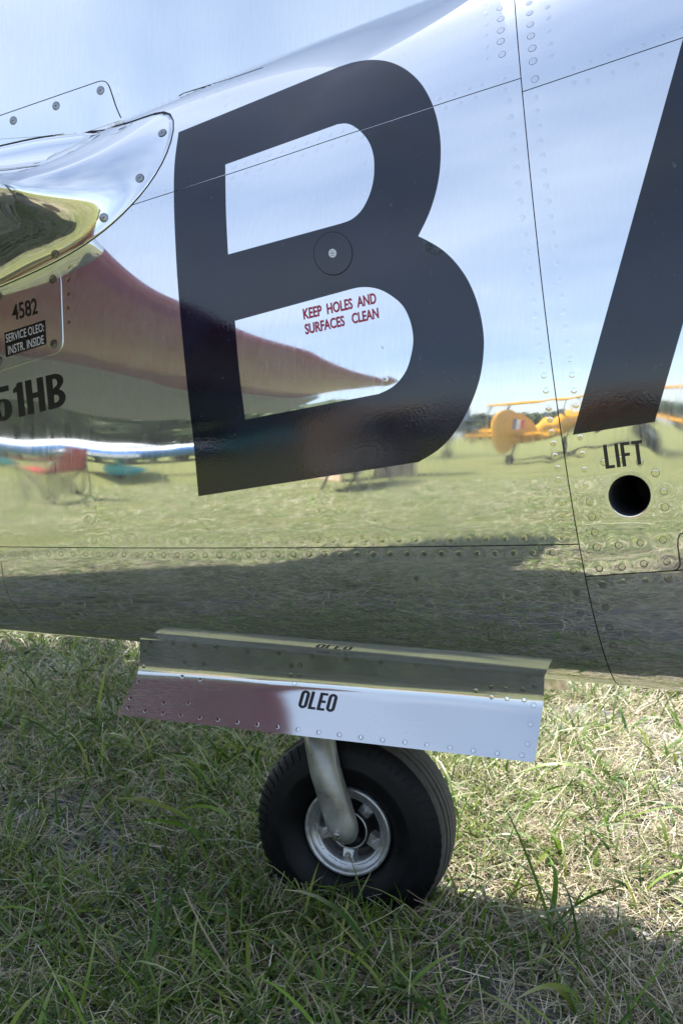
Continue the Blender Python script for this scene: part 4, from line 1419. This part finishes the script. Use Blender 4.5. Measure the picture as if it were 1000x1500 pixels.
# sward in view: scattered over the trapezoid of ground under the sight lines
g_ = np.random.default_rng(3)
def view_patch(n, d0, d1, wide, seed):
    g = np.random.default_rng(seed)
    dep = np.sqrt(g.uniform(d0 ** 2, d1 ** 2, n))
    lat = g.uniform(-wide, wide, n) * dep
    fw = np.array([-math.sin(YAW), math.cos(YAW)]); rt = np.array([math.cos(YAW), math.sin(YAW)])
    x = CAM[0] + fw[0] * dep + rt[0] * lat; y = CAM[1] + fw[1] * dep + rt[1] * lat
    keep = g.random(n) < (density(x, y) ** 0.8 * 0.95 + 0.05) * (1 - 0.38 * sstep((x - 0.1) / 0.5) * sstep((y + 0.25) / 0.25) * sstep((2.0 - y) / 0.8))
    under = (np.abs(y) < 0.05) & (np.abs(x - WHEEL.x) < 0.10)
    keep &= ~under
    return x[keep], y[keep]
x, y = view_patch(60000, 1.15, 3.2, 0.42, 1)
grass('grass', x, y, soil_z(x, y), 0.078, 0.0046, 0.52, 5, 21)
x, y = view_patch(60000, 3.2, 6.2, 0.42, 2)
grass('grass', x, y, soil_z(x, y), 0.09, 0.0055, 0.6, 4, 22)
# thatch: short dead bits lying on the mesh
x, y = view_patch(42000, 1.15, 3.4, 0.42, 4)
grass('grass', x, y, soil_z(x, y) + 0.014, 0.055, 0.0034, 0.85, 3, 24)
# broad leaf blades in tufts
tx, ty = view_patch(560, 1.2, 3.4, 0.40, 6)
rx = np.repeat(tx, 9) + g_.normal(0, 0.014, len(tx) * 9); ry = np.repeat(ty, 9) + g_.normal(0, 0.014, len(tx) * 9)
grass('grass', rx, ry, soil_z(rx, ry), 0.115, 0.0080, 0.08, 7, 26, lean=(0.7, 1.8))
# tuft at the foot of the tyre
rx = WHEEL.x + g_.normal(-0.02, 0.09, 420); ry = -0.085 - np.abs(g_.normal(0, 0.045, 420))
grass('grass', rx, ry, soil_z(rx, ry), 0.070, 0.0040, 0.25, 6, 27)
# the field mirrored in the skin: nearer zone beside and behind the camera, then further out
def ring_patch(n, x0, x1, y0, y1, seed, hole=None):
    g = np.random.default_rng(seed)
    x = g.uniform(x0, x1, n); y = g.uniform(y0, y1, n)
    keep = g.random(n) < density(x * 0.7, y * 0.7) * 0.8 + 0.2
    return x[keep], y[keep]
x, y = ring_patch(60000, -3.2, 2.4, -3.6, -0.2, 31)
d = (x - CAM[0]) * -math.sin(YAW) + (y - CAM[1]) * math.cos(YAW); lat = (x - CAM[0]) * math.cos(YAW) + (y - CAM[1]) * math.sin(YAW)
k = ~((d > 1.1) & (np.abs(lat) < 0.42 * d)) & (np.hypot(x - CAM[0], y - CAM[1]) > 0.35)
grass('grass', x[k], y[k], soil_z(x[k], y[k]), 0.075, 0.0055, 0.6, 3, 41)
x, y = ring_patch(60000, -2.4, 1.2, -2.6, -0.1, 33)
d = (x - CAM[0]) * -math.sin(YAW) + (y - CAM[1]) * math.cos(YAW); lat = (x - CAM[0]) * math.cos(YAW) + (y - CAM[1]) * math.sin(YAW)
k = ~((d > 1.1) & (np.abs(lat) < 0.42 * d)) & (np.hypot(x - CAM[0], y - CAM[1]) > 0.35)
grass('grass', x[k], y[k], soil_z(x[k], y[k]) + 0.01, 0.06, 0.0050, 0.76, 3, 43)
x, y = ring_patch(95000, -5.0, 3.0, -0.4, 5.2, 34)
d = (x - CAM[0]) * -math.sin(YAW) + (y - CAM[1]) * math.cos(YAW); lat = (x - CAM[0]) * math.cos(YAW) + (y - CAM[1]) * math.sin(YAW)
k = ~((d > 1.1) & (np.abs(lat) < 0.41 * d))
grass('grass', x[k], y[k], soil_z(x[k], y[k]), 0.09, 0.0065, 0.5, 3, 44)
x, y = ring_patch(70000, -11, 5, -12, -3.4, 32)
grass('grass', x, y, np.zeros_like(x), 0.085, 0.010, 0.72, 2, 42)

off_ = np.cumsum([0] + [len(v) for v, f, c in GRASS])
go = np_mesh('grass', np.concatenate([v for v, f, c in GRASS]), np.concatenate([f + o for (v, f, c), o in zip(GRASS, off_)]), M['grass'], None, True)
at_ = go.data.color_attributes.new('tint', 'FLOAT_COLOR', 'POINT')
at_.data.foreach_set('color', np.concatenate([c for v, f, c in GRASS]).ravel())
tag(go, kind='stuff')

# ------------------------------------------------------------------ what stands on the field behind the camera and shows in the polished skin
def ring_body(name, stations, mat, parent, n=20, mats=None, pick=None):
    """a hull: stations of (centre, half-width vector, half-height vector)"""
    V = []
    for c, a, b in stations:
        c, a, b = Vector(c), Vector(a), Vector(b)
        for k in range(n):
            t = 2 * math.pi * k / n
            V.append(c + a * math.cos(t) + b * math.sin(t))
    F = [tuple(f) for f in grid_faces(len(stations), n, True)]
    F += [tuple(range(n))[::-1], tuple(range((len(stations) - 1) * n, len(stations) * n))]
    o = py_mesh(name, V, F, mat, parent, True)
    for m in (mats or []): o.data.materials.append(m)
    if pick:
        for p in o.data.polygons: p.material_index = pick(p.center)
    bm = bmesh.new(); bm.from_mesh(o.data); bmesh.ops.recalc_face_normals(bm, faces=bm.faces[:]); bm.to_mesh(o.data); bm.free()
    return o
def slab(name, outline, thick, mat, parent, axis='Y', mats=None, pick=None, bevel=0.01):
    """a rounded plate: outline in the plane across `axis`"""
    bm = bmesh.new()
    def pt(a, b, h): return (a, h, b) if axis == 'Y' else (a, b, h)
    v0 = [bm.verts.new(pt(a, b, -thick / 2)) for a, b in outline]; v1 = [bm.verts.new(pt(a, b, thick / 2)) for a, b in outline]
    n = len(outline)
    bm.faces.new(v0); bm.faces.new(v1[::-1])
    for k in range(n): bm.faces.new((v0[k], v1[k], v1[(k + 1) % n], v0[(k + 1) % n]))
    bmesh.ops.recalc_face_normals(bm, faces=bm.faces[:])
    if bevel: bmesh.ops.bevel(bm, geom=[e for e in bm.edges if e.calc_face_angle(0) > 1.0], offset=min(bevel, thick * 0.4), segments=2, affect='EDGES')
    o = bm_obj(name, bm, mat, parent)
    for m in (mats or []): o.data.materials.append(m)
    if pick:
        for p in o.data.polygons: p.material_index = pick(p.center)
    return o
def wheel_part(parent, loc, r, w, mat_t, mat_r):
    V, F = lathe_arrays([(r * .45, -w / 2), (r * .85, -w / 2), (r, -w * .3), (r, w * .3), (r * .85, w / 2), (r * .45, w / 2)], 20)
    t = np_mesh('wheel', V, F, mat_t, parent); t.location = loc
    V, F = lathe_arrays([(0.0, -w * .4), (r * .5, -w * .42), (r * .5, w * .42), (0.0, w * .4)], 16)
    np_mesh('rim', V, F, mat_r, t)
    return t
M['yellow'] = simple('yellow_paint', (0.62, 0.30, 0.015), 0.3, 0, 0.06, 3)
M['white'] = simple('white_paint', (0.78, 0.79, 0.80), 0.3)
M['blue'] = simple('blue_paint', (0.06, 0.22, 0.55), 0.3)
M['teal'] = simple('teal_paint', (0.05, 0.45, 0.50), 0.3)
M['navy'] = simple('navy_grey_paint', (0.05, 0.07, 0.11), 0.4)
M['dark'] = simple('dark_metal', (0.02, 0.02, 0.024), 0.4)
M['glass'] = simple('canopy_glass', (0.03, 0.04, 0.05), 0.05)
M['roundel_blue'] = simple('insignia_blue', (0.03, 0.10, 0.28), 0.35)
M['roundel_red'] = simple('insignia_red', (0.42, 0.03, 0.06), 0.35)
M['chair_red'] = simple('red_canvas', (0.40, 0.025, 0.035), 0.8, 0, 0.2, 20)
M['tan'] = simple('tan_canvas', (0.42, 0.30, 0.20), 0.85, 0, 0.2, 5)
M['bark'] = simple('bark', (0.09, 0.065, 0.045), 0.9)
M['leaf'] = simple('leaf', (0.045, 0.075, 0.025), 0.7, 0, 0.4, 2)
M['leaf_light'] = simple('leaf_light', (0.08, 0.11, 0.035), 0.7, 0, 0.3, 2)

# yellow biplane, tail towards us; local x points to its nose
yp = empty('biplane', (-8.05, -20.9, 0), math.atan2(-0.985, 0.15))
tag(yp, 'yellow biplane with red white and blue fin flash parked tail first on the grass', 'biplane')
ring_body('fuselage', [((0.1, 0, 0.72), (0, .05, 0), (0, 0, .10)), ((1.2, 0, 0.86), (0, .22, 0), (0, 0, .24)), ((2.6, 0, 1.10), (0, .36, 0), (0, 0, .40)), ((4.2, 0, 1.35), (0, .44, 0), (0, 0, .50)), ((5.3, 0, 1.48), (0, .45, 0), (0, 0, .48)), ((5.9, 0, 1.54), (0, .36, 0), (0, 0, .38))], M['yellow'], yp)
ell = lambda cx, cz, rx, rz, n=28, a0=0, a1=360: [(cx + rx * math.cos(R(a0 + (a1 - a0) * k / (n - 1))), cz + rz * math.sin(R(a0 + (a1 - a0) * k / (n - 1)))) for k in range(n)]
slab('rudder', ell(-0.16, 1.10, 0.58, 0.74)[:-1], 0.06, M['yellow'], yp)
fn = slab('fin', [(0.10, 0.85), (1.15, 0.92), (0.85, 1.25), (0.45, 1.62), (0.10, 1.68)], 0.07, M['yellow'], yp)
for k, mm in enumerate((M['roundel_blue'], M['white'], M['roundel_red'])):
    slab('fin_flash', [(0.14 + 0.15 * k, 1.00), (0.29 + 0.15 * k, 1.00), (0.29 + 0.15 * k, 1.38 - 0.04 * k), (0.14 + 0.15 * k, 1.38 - 0.04 * k)], 0.074, mm, fn, bevel=0)
slab('tailplane', [(0.0, -1.4), (0.75, -1.15), (0.95, 0), (0.75, 1.15), (0.0, 1.4)], 0.06, M['yellow'], yp, 'Z').location = (0.2, 0, 0.86)
for nm, z, x0, hl in (('lower_wing', 1.02, 3.6, 3.3), ('upper_wing', 2.45, 4.2, 3.5)):
    slab(nm, [(x0, -hl + .3), (x0 + .3, -hl), (x0 + 1.2, -hl + .15), (x0 + 1.4, 0), (x0 + 1.2, hl - .15), (x0 + .3, hl), (x0, hl - .3)], 0.12, M['yellow'], yp, 'Z').location = (0, 0, z)
for sx in (3.9, 4.9):
    for sy in (-3.2, 3.2, -.5, .5): tube('wing_strut', [(sx, sy, 1.05), (sx + .4, sy, 2.42)], 0.03, M['dark'], yp, 8)
for sy in (-0.9, 0.9):
    tube('gear_leg', [(5.0, sy * .4, 1.1), (5.15, sy, 0.34)], 0.05, M['yellow'], yp, 10); wheel_part(yp, (5.15, sy, 0.34), 0.34, 0.18, M['rubber'], M['white'])
wheel_part(yp, (0.15, 0, 0.16), 0.16, 0.08, M['rubber'], M['dark'])
tube('tail_wheel_leg', [(0.4, 0, 0.66), (0.15, 0, 0.18)], 0.03, M['dark'], yp, 8)
ring_body('engine', [((5.9, 0, 1.54), (0, .50, 0), (0, 0, .50)), ((6.25, 0, 1.58), (0, .48, 0), (0, 0, .48)), ((6.4, 0, 1.60), (0, .15, 0), (0, 0, .15))], M['yellow'], yp)
slab('propeller', [(-.08, -1.2), (.08, -1.2), (.10, 0), (.08, 1.2), (-.08, 1.2), (-.10, 0)], 0.05, M['dark'], yp, 'Y').matrix_local = Matrix.Translation((6.48, 0, 1.6)) @ Matrix.Rotation(R(90), 4, 'Z') @ Matrix.Rotation(R(20), 4, 'Y')
for x in (2.6, 3.5): slab('windscreen', [(x, 1.45), (x + .25, 1.45), (x + .05, 1.72)], 0.5, M['glass'], yp)

# navy-grey aircraft further off
nv = empty('fighter', (-14.2, -31.5, 0), math.atan2(-0.35, -0.94))
tag(nv, 'dark blue grey propeller aircraft with red and white tail mark parked beyond the biplane', 'aircraft')
ring_body('fuselage', [((0, 0, 1.5), (0, .08, 0), (0, 0, .15)), ((2.0, 0, 1.55), (0, .40, 0), (0, 0, .48)), ((4.5, 0, 1.75), (0, .60, 0), (0, 0, .75)), ((6.8, 0, 1.95), (0, .68, 0), (0, 0, .75)), ((8.4, 0, 2.05), (0, .66, 0), (0, 0, .66)), ((8.8, 0, 2.05), (0, .45, 0), (0, 0, .45))], M['navy'], nv)
nf = slab('fin', ell(0.55, 1.7, 0.9, 2.0, 18, 0, 180), 0.12, M['navy'], nv, bevel=0.03)
slab('tail_mark', [(0.1, 2.25), (0.95, 2.25), (0.95, 2.75), (0.1, 2.75)], 0.13, M['roundel_red'], nf, bevel=0)
slab('tail_mark', [(0.1, 2.85), (0.85, 2.85), (0.80, 3.10), (0.1, 3.10)], 0.13, M['white'], nf, bevel=0)
slab('tailplane', [(0.1, -1.8), (0.9, -1.7), (1.4, 0), (0.9, 1.7), (0.1, 1.8)], 0.1, M['navy'], nv, 'Z').location = (0, 0, 1.75)
slab('wing', [(4.2, -5.2), (5.2, -5.4), (6.6, 0), (5.2, 5.4), (4.2, 5.2), (4.0, 0)], 0.2, M['navy'], nv, 'Z').location = (0, 0, 1.35)
ring_body('canopy', [((3.6, 0, 2.2), (0, .2, 0), (0, 0, .1)), ((4.6, 0, 2.4), (0, .36, 0), (0, 0, .42)), ((5.8, 0, 2.45), (0, .34, 0), (0, 0, .35)), ((6.4, 0, 2.4), (0, .2, 0), (0, 0, .08))], M['glass'], nv)
for sy in (-1.6, 1.6):
    tube('gear_leg', [(5.9, sy, 1.3), (6.2, sy, 0.4)], 0.07, M['white'], nv, 10); wheel_part(nv, (6.2, sy, 0.38), 0.38, 0.2, M['rubber'], M['white'])
wheel_part(nv, (0.6, 0, 0.22), 0.22, 0.12, M['rubber'], M['dark']); tube('tail_leg', [(0.7, 0, 1.4), (0.6, 0, 0.22)], 0.05, M['dark'], nv, 8)

# white, blue and teal light aircraft with spatted wheels
lp = empty('light_aircraft', (-12.0, -17.6, 0), math.atan2(0.70, -0.71))
tag(lp, 'white light aircraft with blue belly stripe and teal tail and wheel spats', 'aircraft')
def lp_pick(c):
    if c.x < 1.5: return 2
    return 1 if c.z < 1.19 - 0.012 * c.x else 0
ring_body('fuselage', [((0, 0, 1.12), (0, .04, 0), (0, 0, .08)), ((0.8, 0, 1.10), (0, .14, 0), (0, 0, .18)), ((1.5, 0, 1.08), (0, .22, 0), (0, 0, .24)), ((2.6, 0, 1.06), (0, .40, 0), (0, 0, .32)), ((3.8, 0, 1.06), (0, .54, 0), (0, 0, .38)), ((5.2, 0, 1.06), (0, .52, 0), (0, 0, .38)), ((6.3, 0, 1.08), (0, .42, 0), (0, 0, .30)), ((6.9, 0, 1.10), (0, .20, 0), (0, 0, .18))], M['white'], lp, 28, [M['blue'], M['teal']], lp_pick)
slab('fin', [(-0.1, 1.12), (0.9, 1.2), (0.45, 1.75), (0.0, 1.85), (-0.15, 1.8)], 0.07, M['teal'], lp)
slab('tailplane', [(0.0, -1.2), (0.6, -1.1), (0.85, 0), (0.6, 1.1), (0.0, 1.2)], 0.06, M['white'], lp, 'Z').location = (0, 0, 1.15)
slab('wing', [(3.4, -3.9), (4.2, -4.0), (4.9, -1.0), (4.9, 1.0), (4.2, 4.0), (3.4, 3.9), (3.3, 0)], 0.14, M['white'], lp, 'Z').location = (0, 0, 0.86)
ring_body('canopy', [((2.8, 0, 1.32), (0, .2, 0), (0, 0, .06)), ((3.5, 0, 1.42), (0, .42, 0), (0, 0, .20)), ((4.4, 0, 1.42), (0, .44, 0), (0, 0, .18)), ((5.1, 0, 1.36), (0, .3, 0), (0, 0, .06))], M['white'], lp)
def spat(x, y):
    tube('gear_leg', [(x + .05, y * .45, 0.80), (x, y, 0.42)], [0.05, 0.04], M['teal'], lp, 10)
    ring_body('wheel_spat', [((x - .42, y, .24), (0, .02, 0), (0, 0, .03)), ((x - .2, y, .24), (0, .09, 0), (0, 0, .14)), ((x + .1, y, .26), (0, .11, 0), (0, 0, .20)), ((x + .3, y, .25), (0, .08, 0), (0, 0, .15)), ((x + .38, y, .24), (0, .02, 0), (0, 0, .04))], M['teal'], lp, 16)
    wheel_part(lp, (x + .05, y, 0.16), 0.16, 0.1, M['rubber'], M['dark'])
spat(3.6, -1.0); spat(3.6, 1.0); spat(6.1, 0.0)
slab('propeller', [(-.06, -.8), (.06, -.8), (.08, 0), (.06, .8), (-.06, .8), (-.08, 0)], 0.04, M['dark'], lp).matrix_local = Matrix.Translation((6.95, 0, 1.10)) @ Matrix.Rotation(R(90), 4, 'Z') @ Matrix.Rotation(R(50), 4, 'Y')

# white wing panel resting on two low trestles
wp = empty('wing_panel', (-6.0, -10.6, 0), math.atan2(0.50, -0.86) + R(12))
tag(wp, 'white detached wing panel lying on two low trestles on the grass', 'wing panel')
rows = []
for y, c, t in ((-1.5, .35, .04), (-1.3, .6, .10), (-.4, .85, .16), (.8, 1.0, .20), (1.6, 1.05, .21)):
    rows.append([(x, y, 0.46 + z) for x, z in [(-c / 2, 0), (-c * .25, t * .45), (c * .1, t * .55), (c * .38, t * .4), (c / 2, 0), (c * .38, -t * .35), (c * .1, -t * .4), (-c * .25, -t * .25)]])
V = [p for r_ in rows for p in r_]
py_mesh('panel_skin', V, [tuple(f) for f in grid_faces(5, 8, True)] + [tuple(range(8)), tuple(range(32, 40))[::-1]], M['white'], wp, True)
for y in (-0.8, 1.0):
    for x in (-0.3, 0.3): tube('trestle_leg', [(x * .5, y, 0.38), (x, y, 0.0)], 0.02, M['dark'], wp, 8)
    tube('trestle_bar', [(-0.25, y, 0.375), (0.25, y, 0.375)], 0.025, M['dark'], wp, 8)

# red folding camp chair
ch = empty('camp_chair', (-8.55, -7.55, 0), R(75))
tag(ch, 'red canvas folding camp chair with grey crossed poles standing on the grass', 'chair')
def sheet(name, pts, mat, parent):
    A = np.array(pts, float); n = A.shape[0]
    V = np.concatenate([A.reshape(-1, 3), A.reshape(-1, 3) + np.array([0.006, 0.006, 0.006])])
    return np_mesh(name, A.reshape(-1, 3), grid_faces(A.shape[0], A.shape[1]), mat, parent)
def cloth(name, f, mat, parent, n=10):
    V = np.array([[f(i / (n - 1), j / (n - 1)) for j in range(n)] for i in range(n)])
    o = np_mesh(name, V.reshape(-1, 3), grid_faces(n, n), mat, parent)
    m = o.modifiers.new('thick', 'SOLIDIFY'); m.thickness = 0.006
    return o
cloth('seat', lambda u, v: (-.27 + .54 * u, -.25 + .5 * v, .42 + .06 * (2 * v - 1) ** 2 - .05 * math.sin(u * math.pi) - .05 * (1 - v)), M['chair_red'], ch)
cloth('backrest', lambda u, v: (-.27 + .54 * u, -.25 - .16 * v, .40 + .58 * v - .03 * math.sin(u * math.pi)), M['chair_red'], ch)
for s in (-1, 1):
    cloth('armrest', lambda u, v: (s * (.29 + .05 * (u - .5)), -.30 + .55 * v, .66 - .02 * math.sin(v * math.pi)), M['chair_red'], ch, 6)
    tube('back_pole', [(s * .27, -.20, .10), (s * .27, -.41, .98)], 0.011, M['dark'], ch, 8)
    tube('leg', [(s * .29, .26, .66), (s * .30, .22, .0)], 0.011, M['dark'], ch, 8)
    tube('leg', [(s * .29, -.30, .0), (s * .29, -.30, .62)], 0.011, M['dark'], ch, 8)
    tube('cross_pole', [(s * .29, -.28, .05), (s * .29, .25, .44)], 0.009, M['dark'], ch, 8)
    tube('cross_pole', [(s * .29, .24, .05), (s * .29, -.26, .42)], 0.009, M['dark'], ch, 8)
for y in (-.28, .24):
    tube('cross_pole', [(-.29, y, .05), (.29, y + .01, .43)], 0.009, M['dark'], ch, 8); tube('cross_pole', [(.29, y + .02, .05), (-.29, y + .03, .43)], 0.009, M['dark'], ch, 8)

# tan canvas shelter
sh = empty('shelter', (-7.9, -13.9, 0), R(30))
tag(sh, 'small tan canvas shelter with pitched top standing on the grass', 'shelter')
for (nm, pts) in (('wall', [(-.7, 1.9), (-.7, 0), (.7, 0), (.7, 1.9), (0, 2.25)]), ):
    slab(nm, pts, 0.03, M['tan'], sh).location = (0, -.7, 0); slab(nm, pts, 0.03, M['tan'], sh).location = (0, .7, 0)
for s in (-1, 1):
    o = slab('roof', [(-.42, -.8), (.42, -.8), (.42, .8), (-.42, .8)], 0.03, M['tan'], sh, 'Z'); o.matrix_local = Matrix.Translation((s * .37, 0, 2.12)) @ Matrix.Rotation(s * R(26.5), 4, 'Y')
for s in (-.66, .66):
    for q in (-.66, .66): tube('pole', [(s, q, 0), (s, q, 1.9)], 0.018, M['dark'], sh, 8)

# trees along the far edge of the field
def tree_meshes(seed):
    g = np.random.default_rng(seed)
    n = 900
    lob = g.normal(0, 1, (9, 3)) * np.array([1.7, 1.7, 1.3]) + np.array([0, 0, 4.6])
    c = lob[g.integers(0, 9, n)] + nrm(g.normal(0, 1, (n, 3))) * (g.random((n, 1)) ** 0.4) * np.array([1.6, 1.6, 1.3])
    c[:, 2] = np.maximum(c[:, 2], 0.7)
    a, b = nrm(g.normal(0, 1, (n, 3))), nrm(g.normal(0, 1, (n, 3)))
    s = g.uniform(0.22, 0.5, (n, 1))
    V = np.stack([c - a * s - b * s * .6, c + a * s - b * s * .6, c + a * s + b * s * .6, c - a * s + b * s * .6], 1).reshape(-1, 3)
    return V, np.arange(n * 4).reshape(-1, 4)
protos = []
for sd_, (mm, lab) in enumerate(((M['leaf'], 'dark green round tree on the far edge of the field'), (M['leaf_light'], 'lighter green tree on the far edge of the field'))):
    t = empty('tree')
    V, F = tree_meshes(50 + sd_)
    np_mesh('crown', V, F, mm, t, False)
    tube('trunk', [(0, 0, -.1), (.05, 0, 1.6), (.1, .1, 3.6), (.05, .1, 5.0)], [.26, .2, .13, .04], M['bark'], t, 10)
    tag(t, lab, 'tree', 'trees along the far edge of the field')
    protos.append(t)
tg_ = np.random.default_rng(77)
first = [True, True]
for k in range(52):
    f = k / 51
    ang = R(196 + 70 * f)
    near = 1 - float(sstep((math.degrees(ang) - 228) / 14))
    d = 125 - 70 * near + tg_.uniform(-6, 10)                  # compass sweep from the left rear to the right rear
    px_, py_ = 0.56 + d * math.cos(ang), -1.67 + d * math.sin(ang)
    i = int(tg_.random() < 0.4)
    if first[i]: t = protos[i]; first[i] = False
    else:
        t = protos[i].copy(); col.objects.link(t)
        for cch in protos[i].children:
            q = cch.copy(); col.objects.link(q); q.parent = t
    t.location = (px_, py_, 0)
    t.rotation_euler = (0, 0, tg_.uniform(0, 6.28))
    s = (0.75 + 0.35 * near) * tg_.uniform(0.8, 1.2)
    t.scale = (s * 1.15, s * 1.15, s)

# added tree, unseen from the camera: its crown supplies the shade behind the tail
yt = empty('added_shade_tree', (-3.62, 3.45, 0))
tag(yt, 'added unseen young tree that casts the shade behind the airplane tail', 'tree')
g = np.random.default_rng(91)
n = 2600
c = nrm(g.normal(0, 1, (n, 3))) * (g.random((n, 1)) ** 0.45) * np.array([1.25, 1.15, 1.1]) + np.array([0, 0, 5.6]) + 0.18 * g.normal(0, 1, (n, 3))
a, b = nrm(g.normal(0, 1, (n, 3))), nrm(g.normal(0, 1, (n, 3)))
s = g.uniform(0.07, 0.13, (n, 1))
np_mesh('crown', np.stack([c - a * s - b * s * .6, c + a * s - b * s * .6, c + a * s + b * s * .6, c - a * s + b * s * .6], 1).reshape(-1, 3), np.arange(n * 4).reshape(-1, 4), M['leaf_light'], yt, False)
tube('trunk', [(0, 0, -.1), (.03, 0, 1.8), (-.03, .04, 3.6), (0, 0, 5.8)], [.09, .075, .055, .02], M['bark'], yt, 10)
for k in range(5):
    q = 2 * math.pi * k / 5 + .4
    tube('limb', [(0, .02, 4.2 + .2 * k), (.5 * math.cos(q), .5 * math.sin(q), 4.9 + .2 * k), (.9 * math.cos(q), .9 * math.sin(q), 5.3 + .2 * k)], [.03, .02, .008], M['bark'], yt, 8)
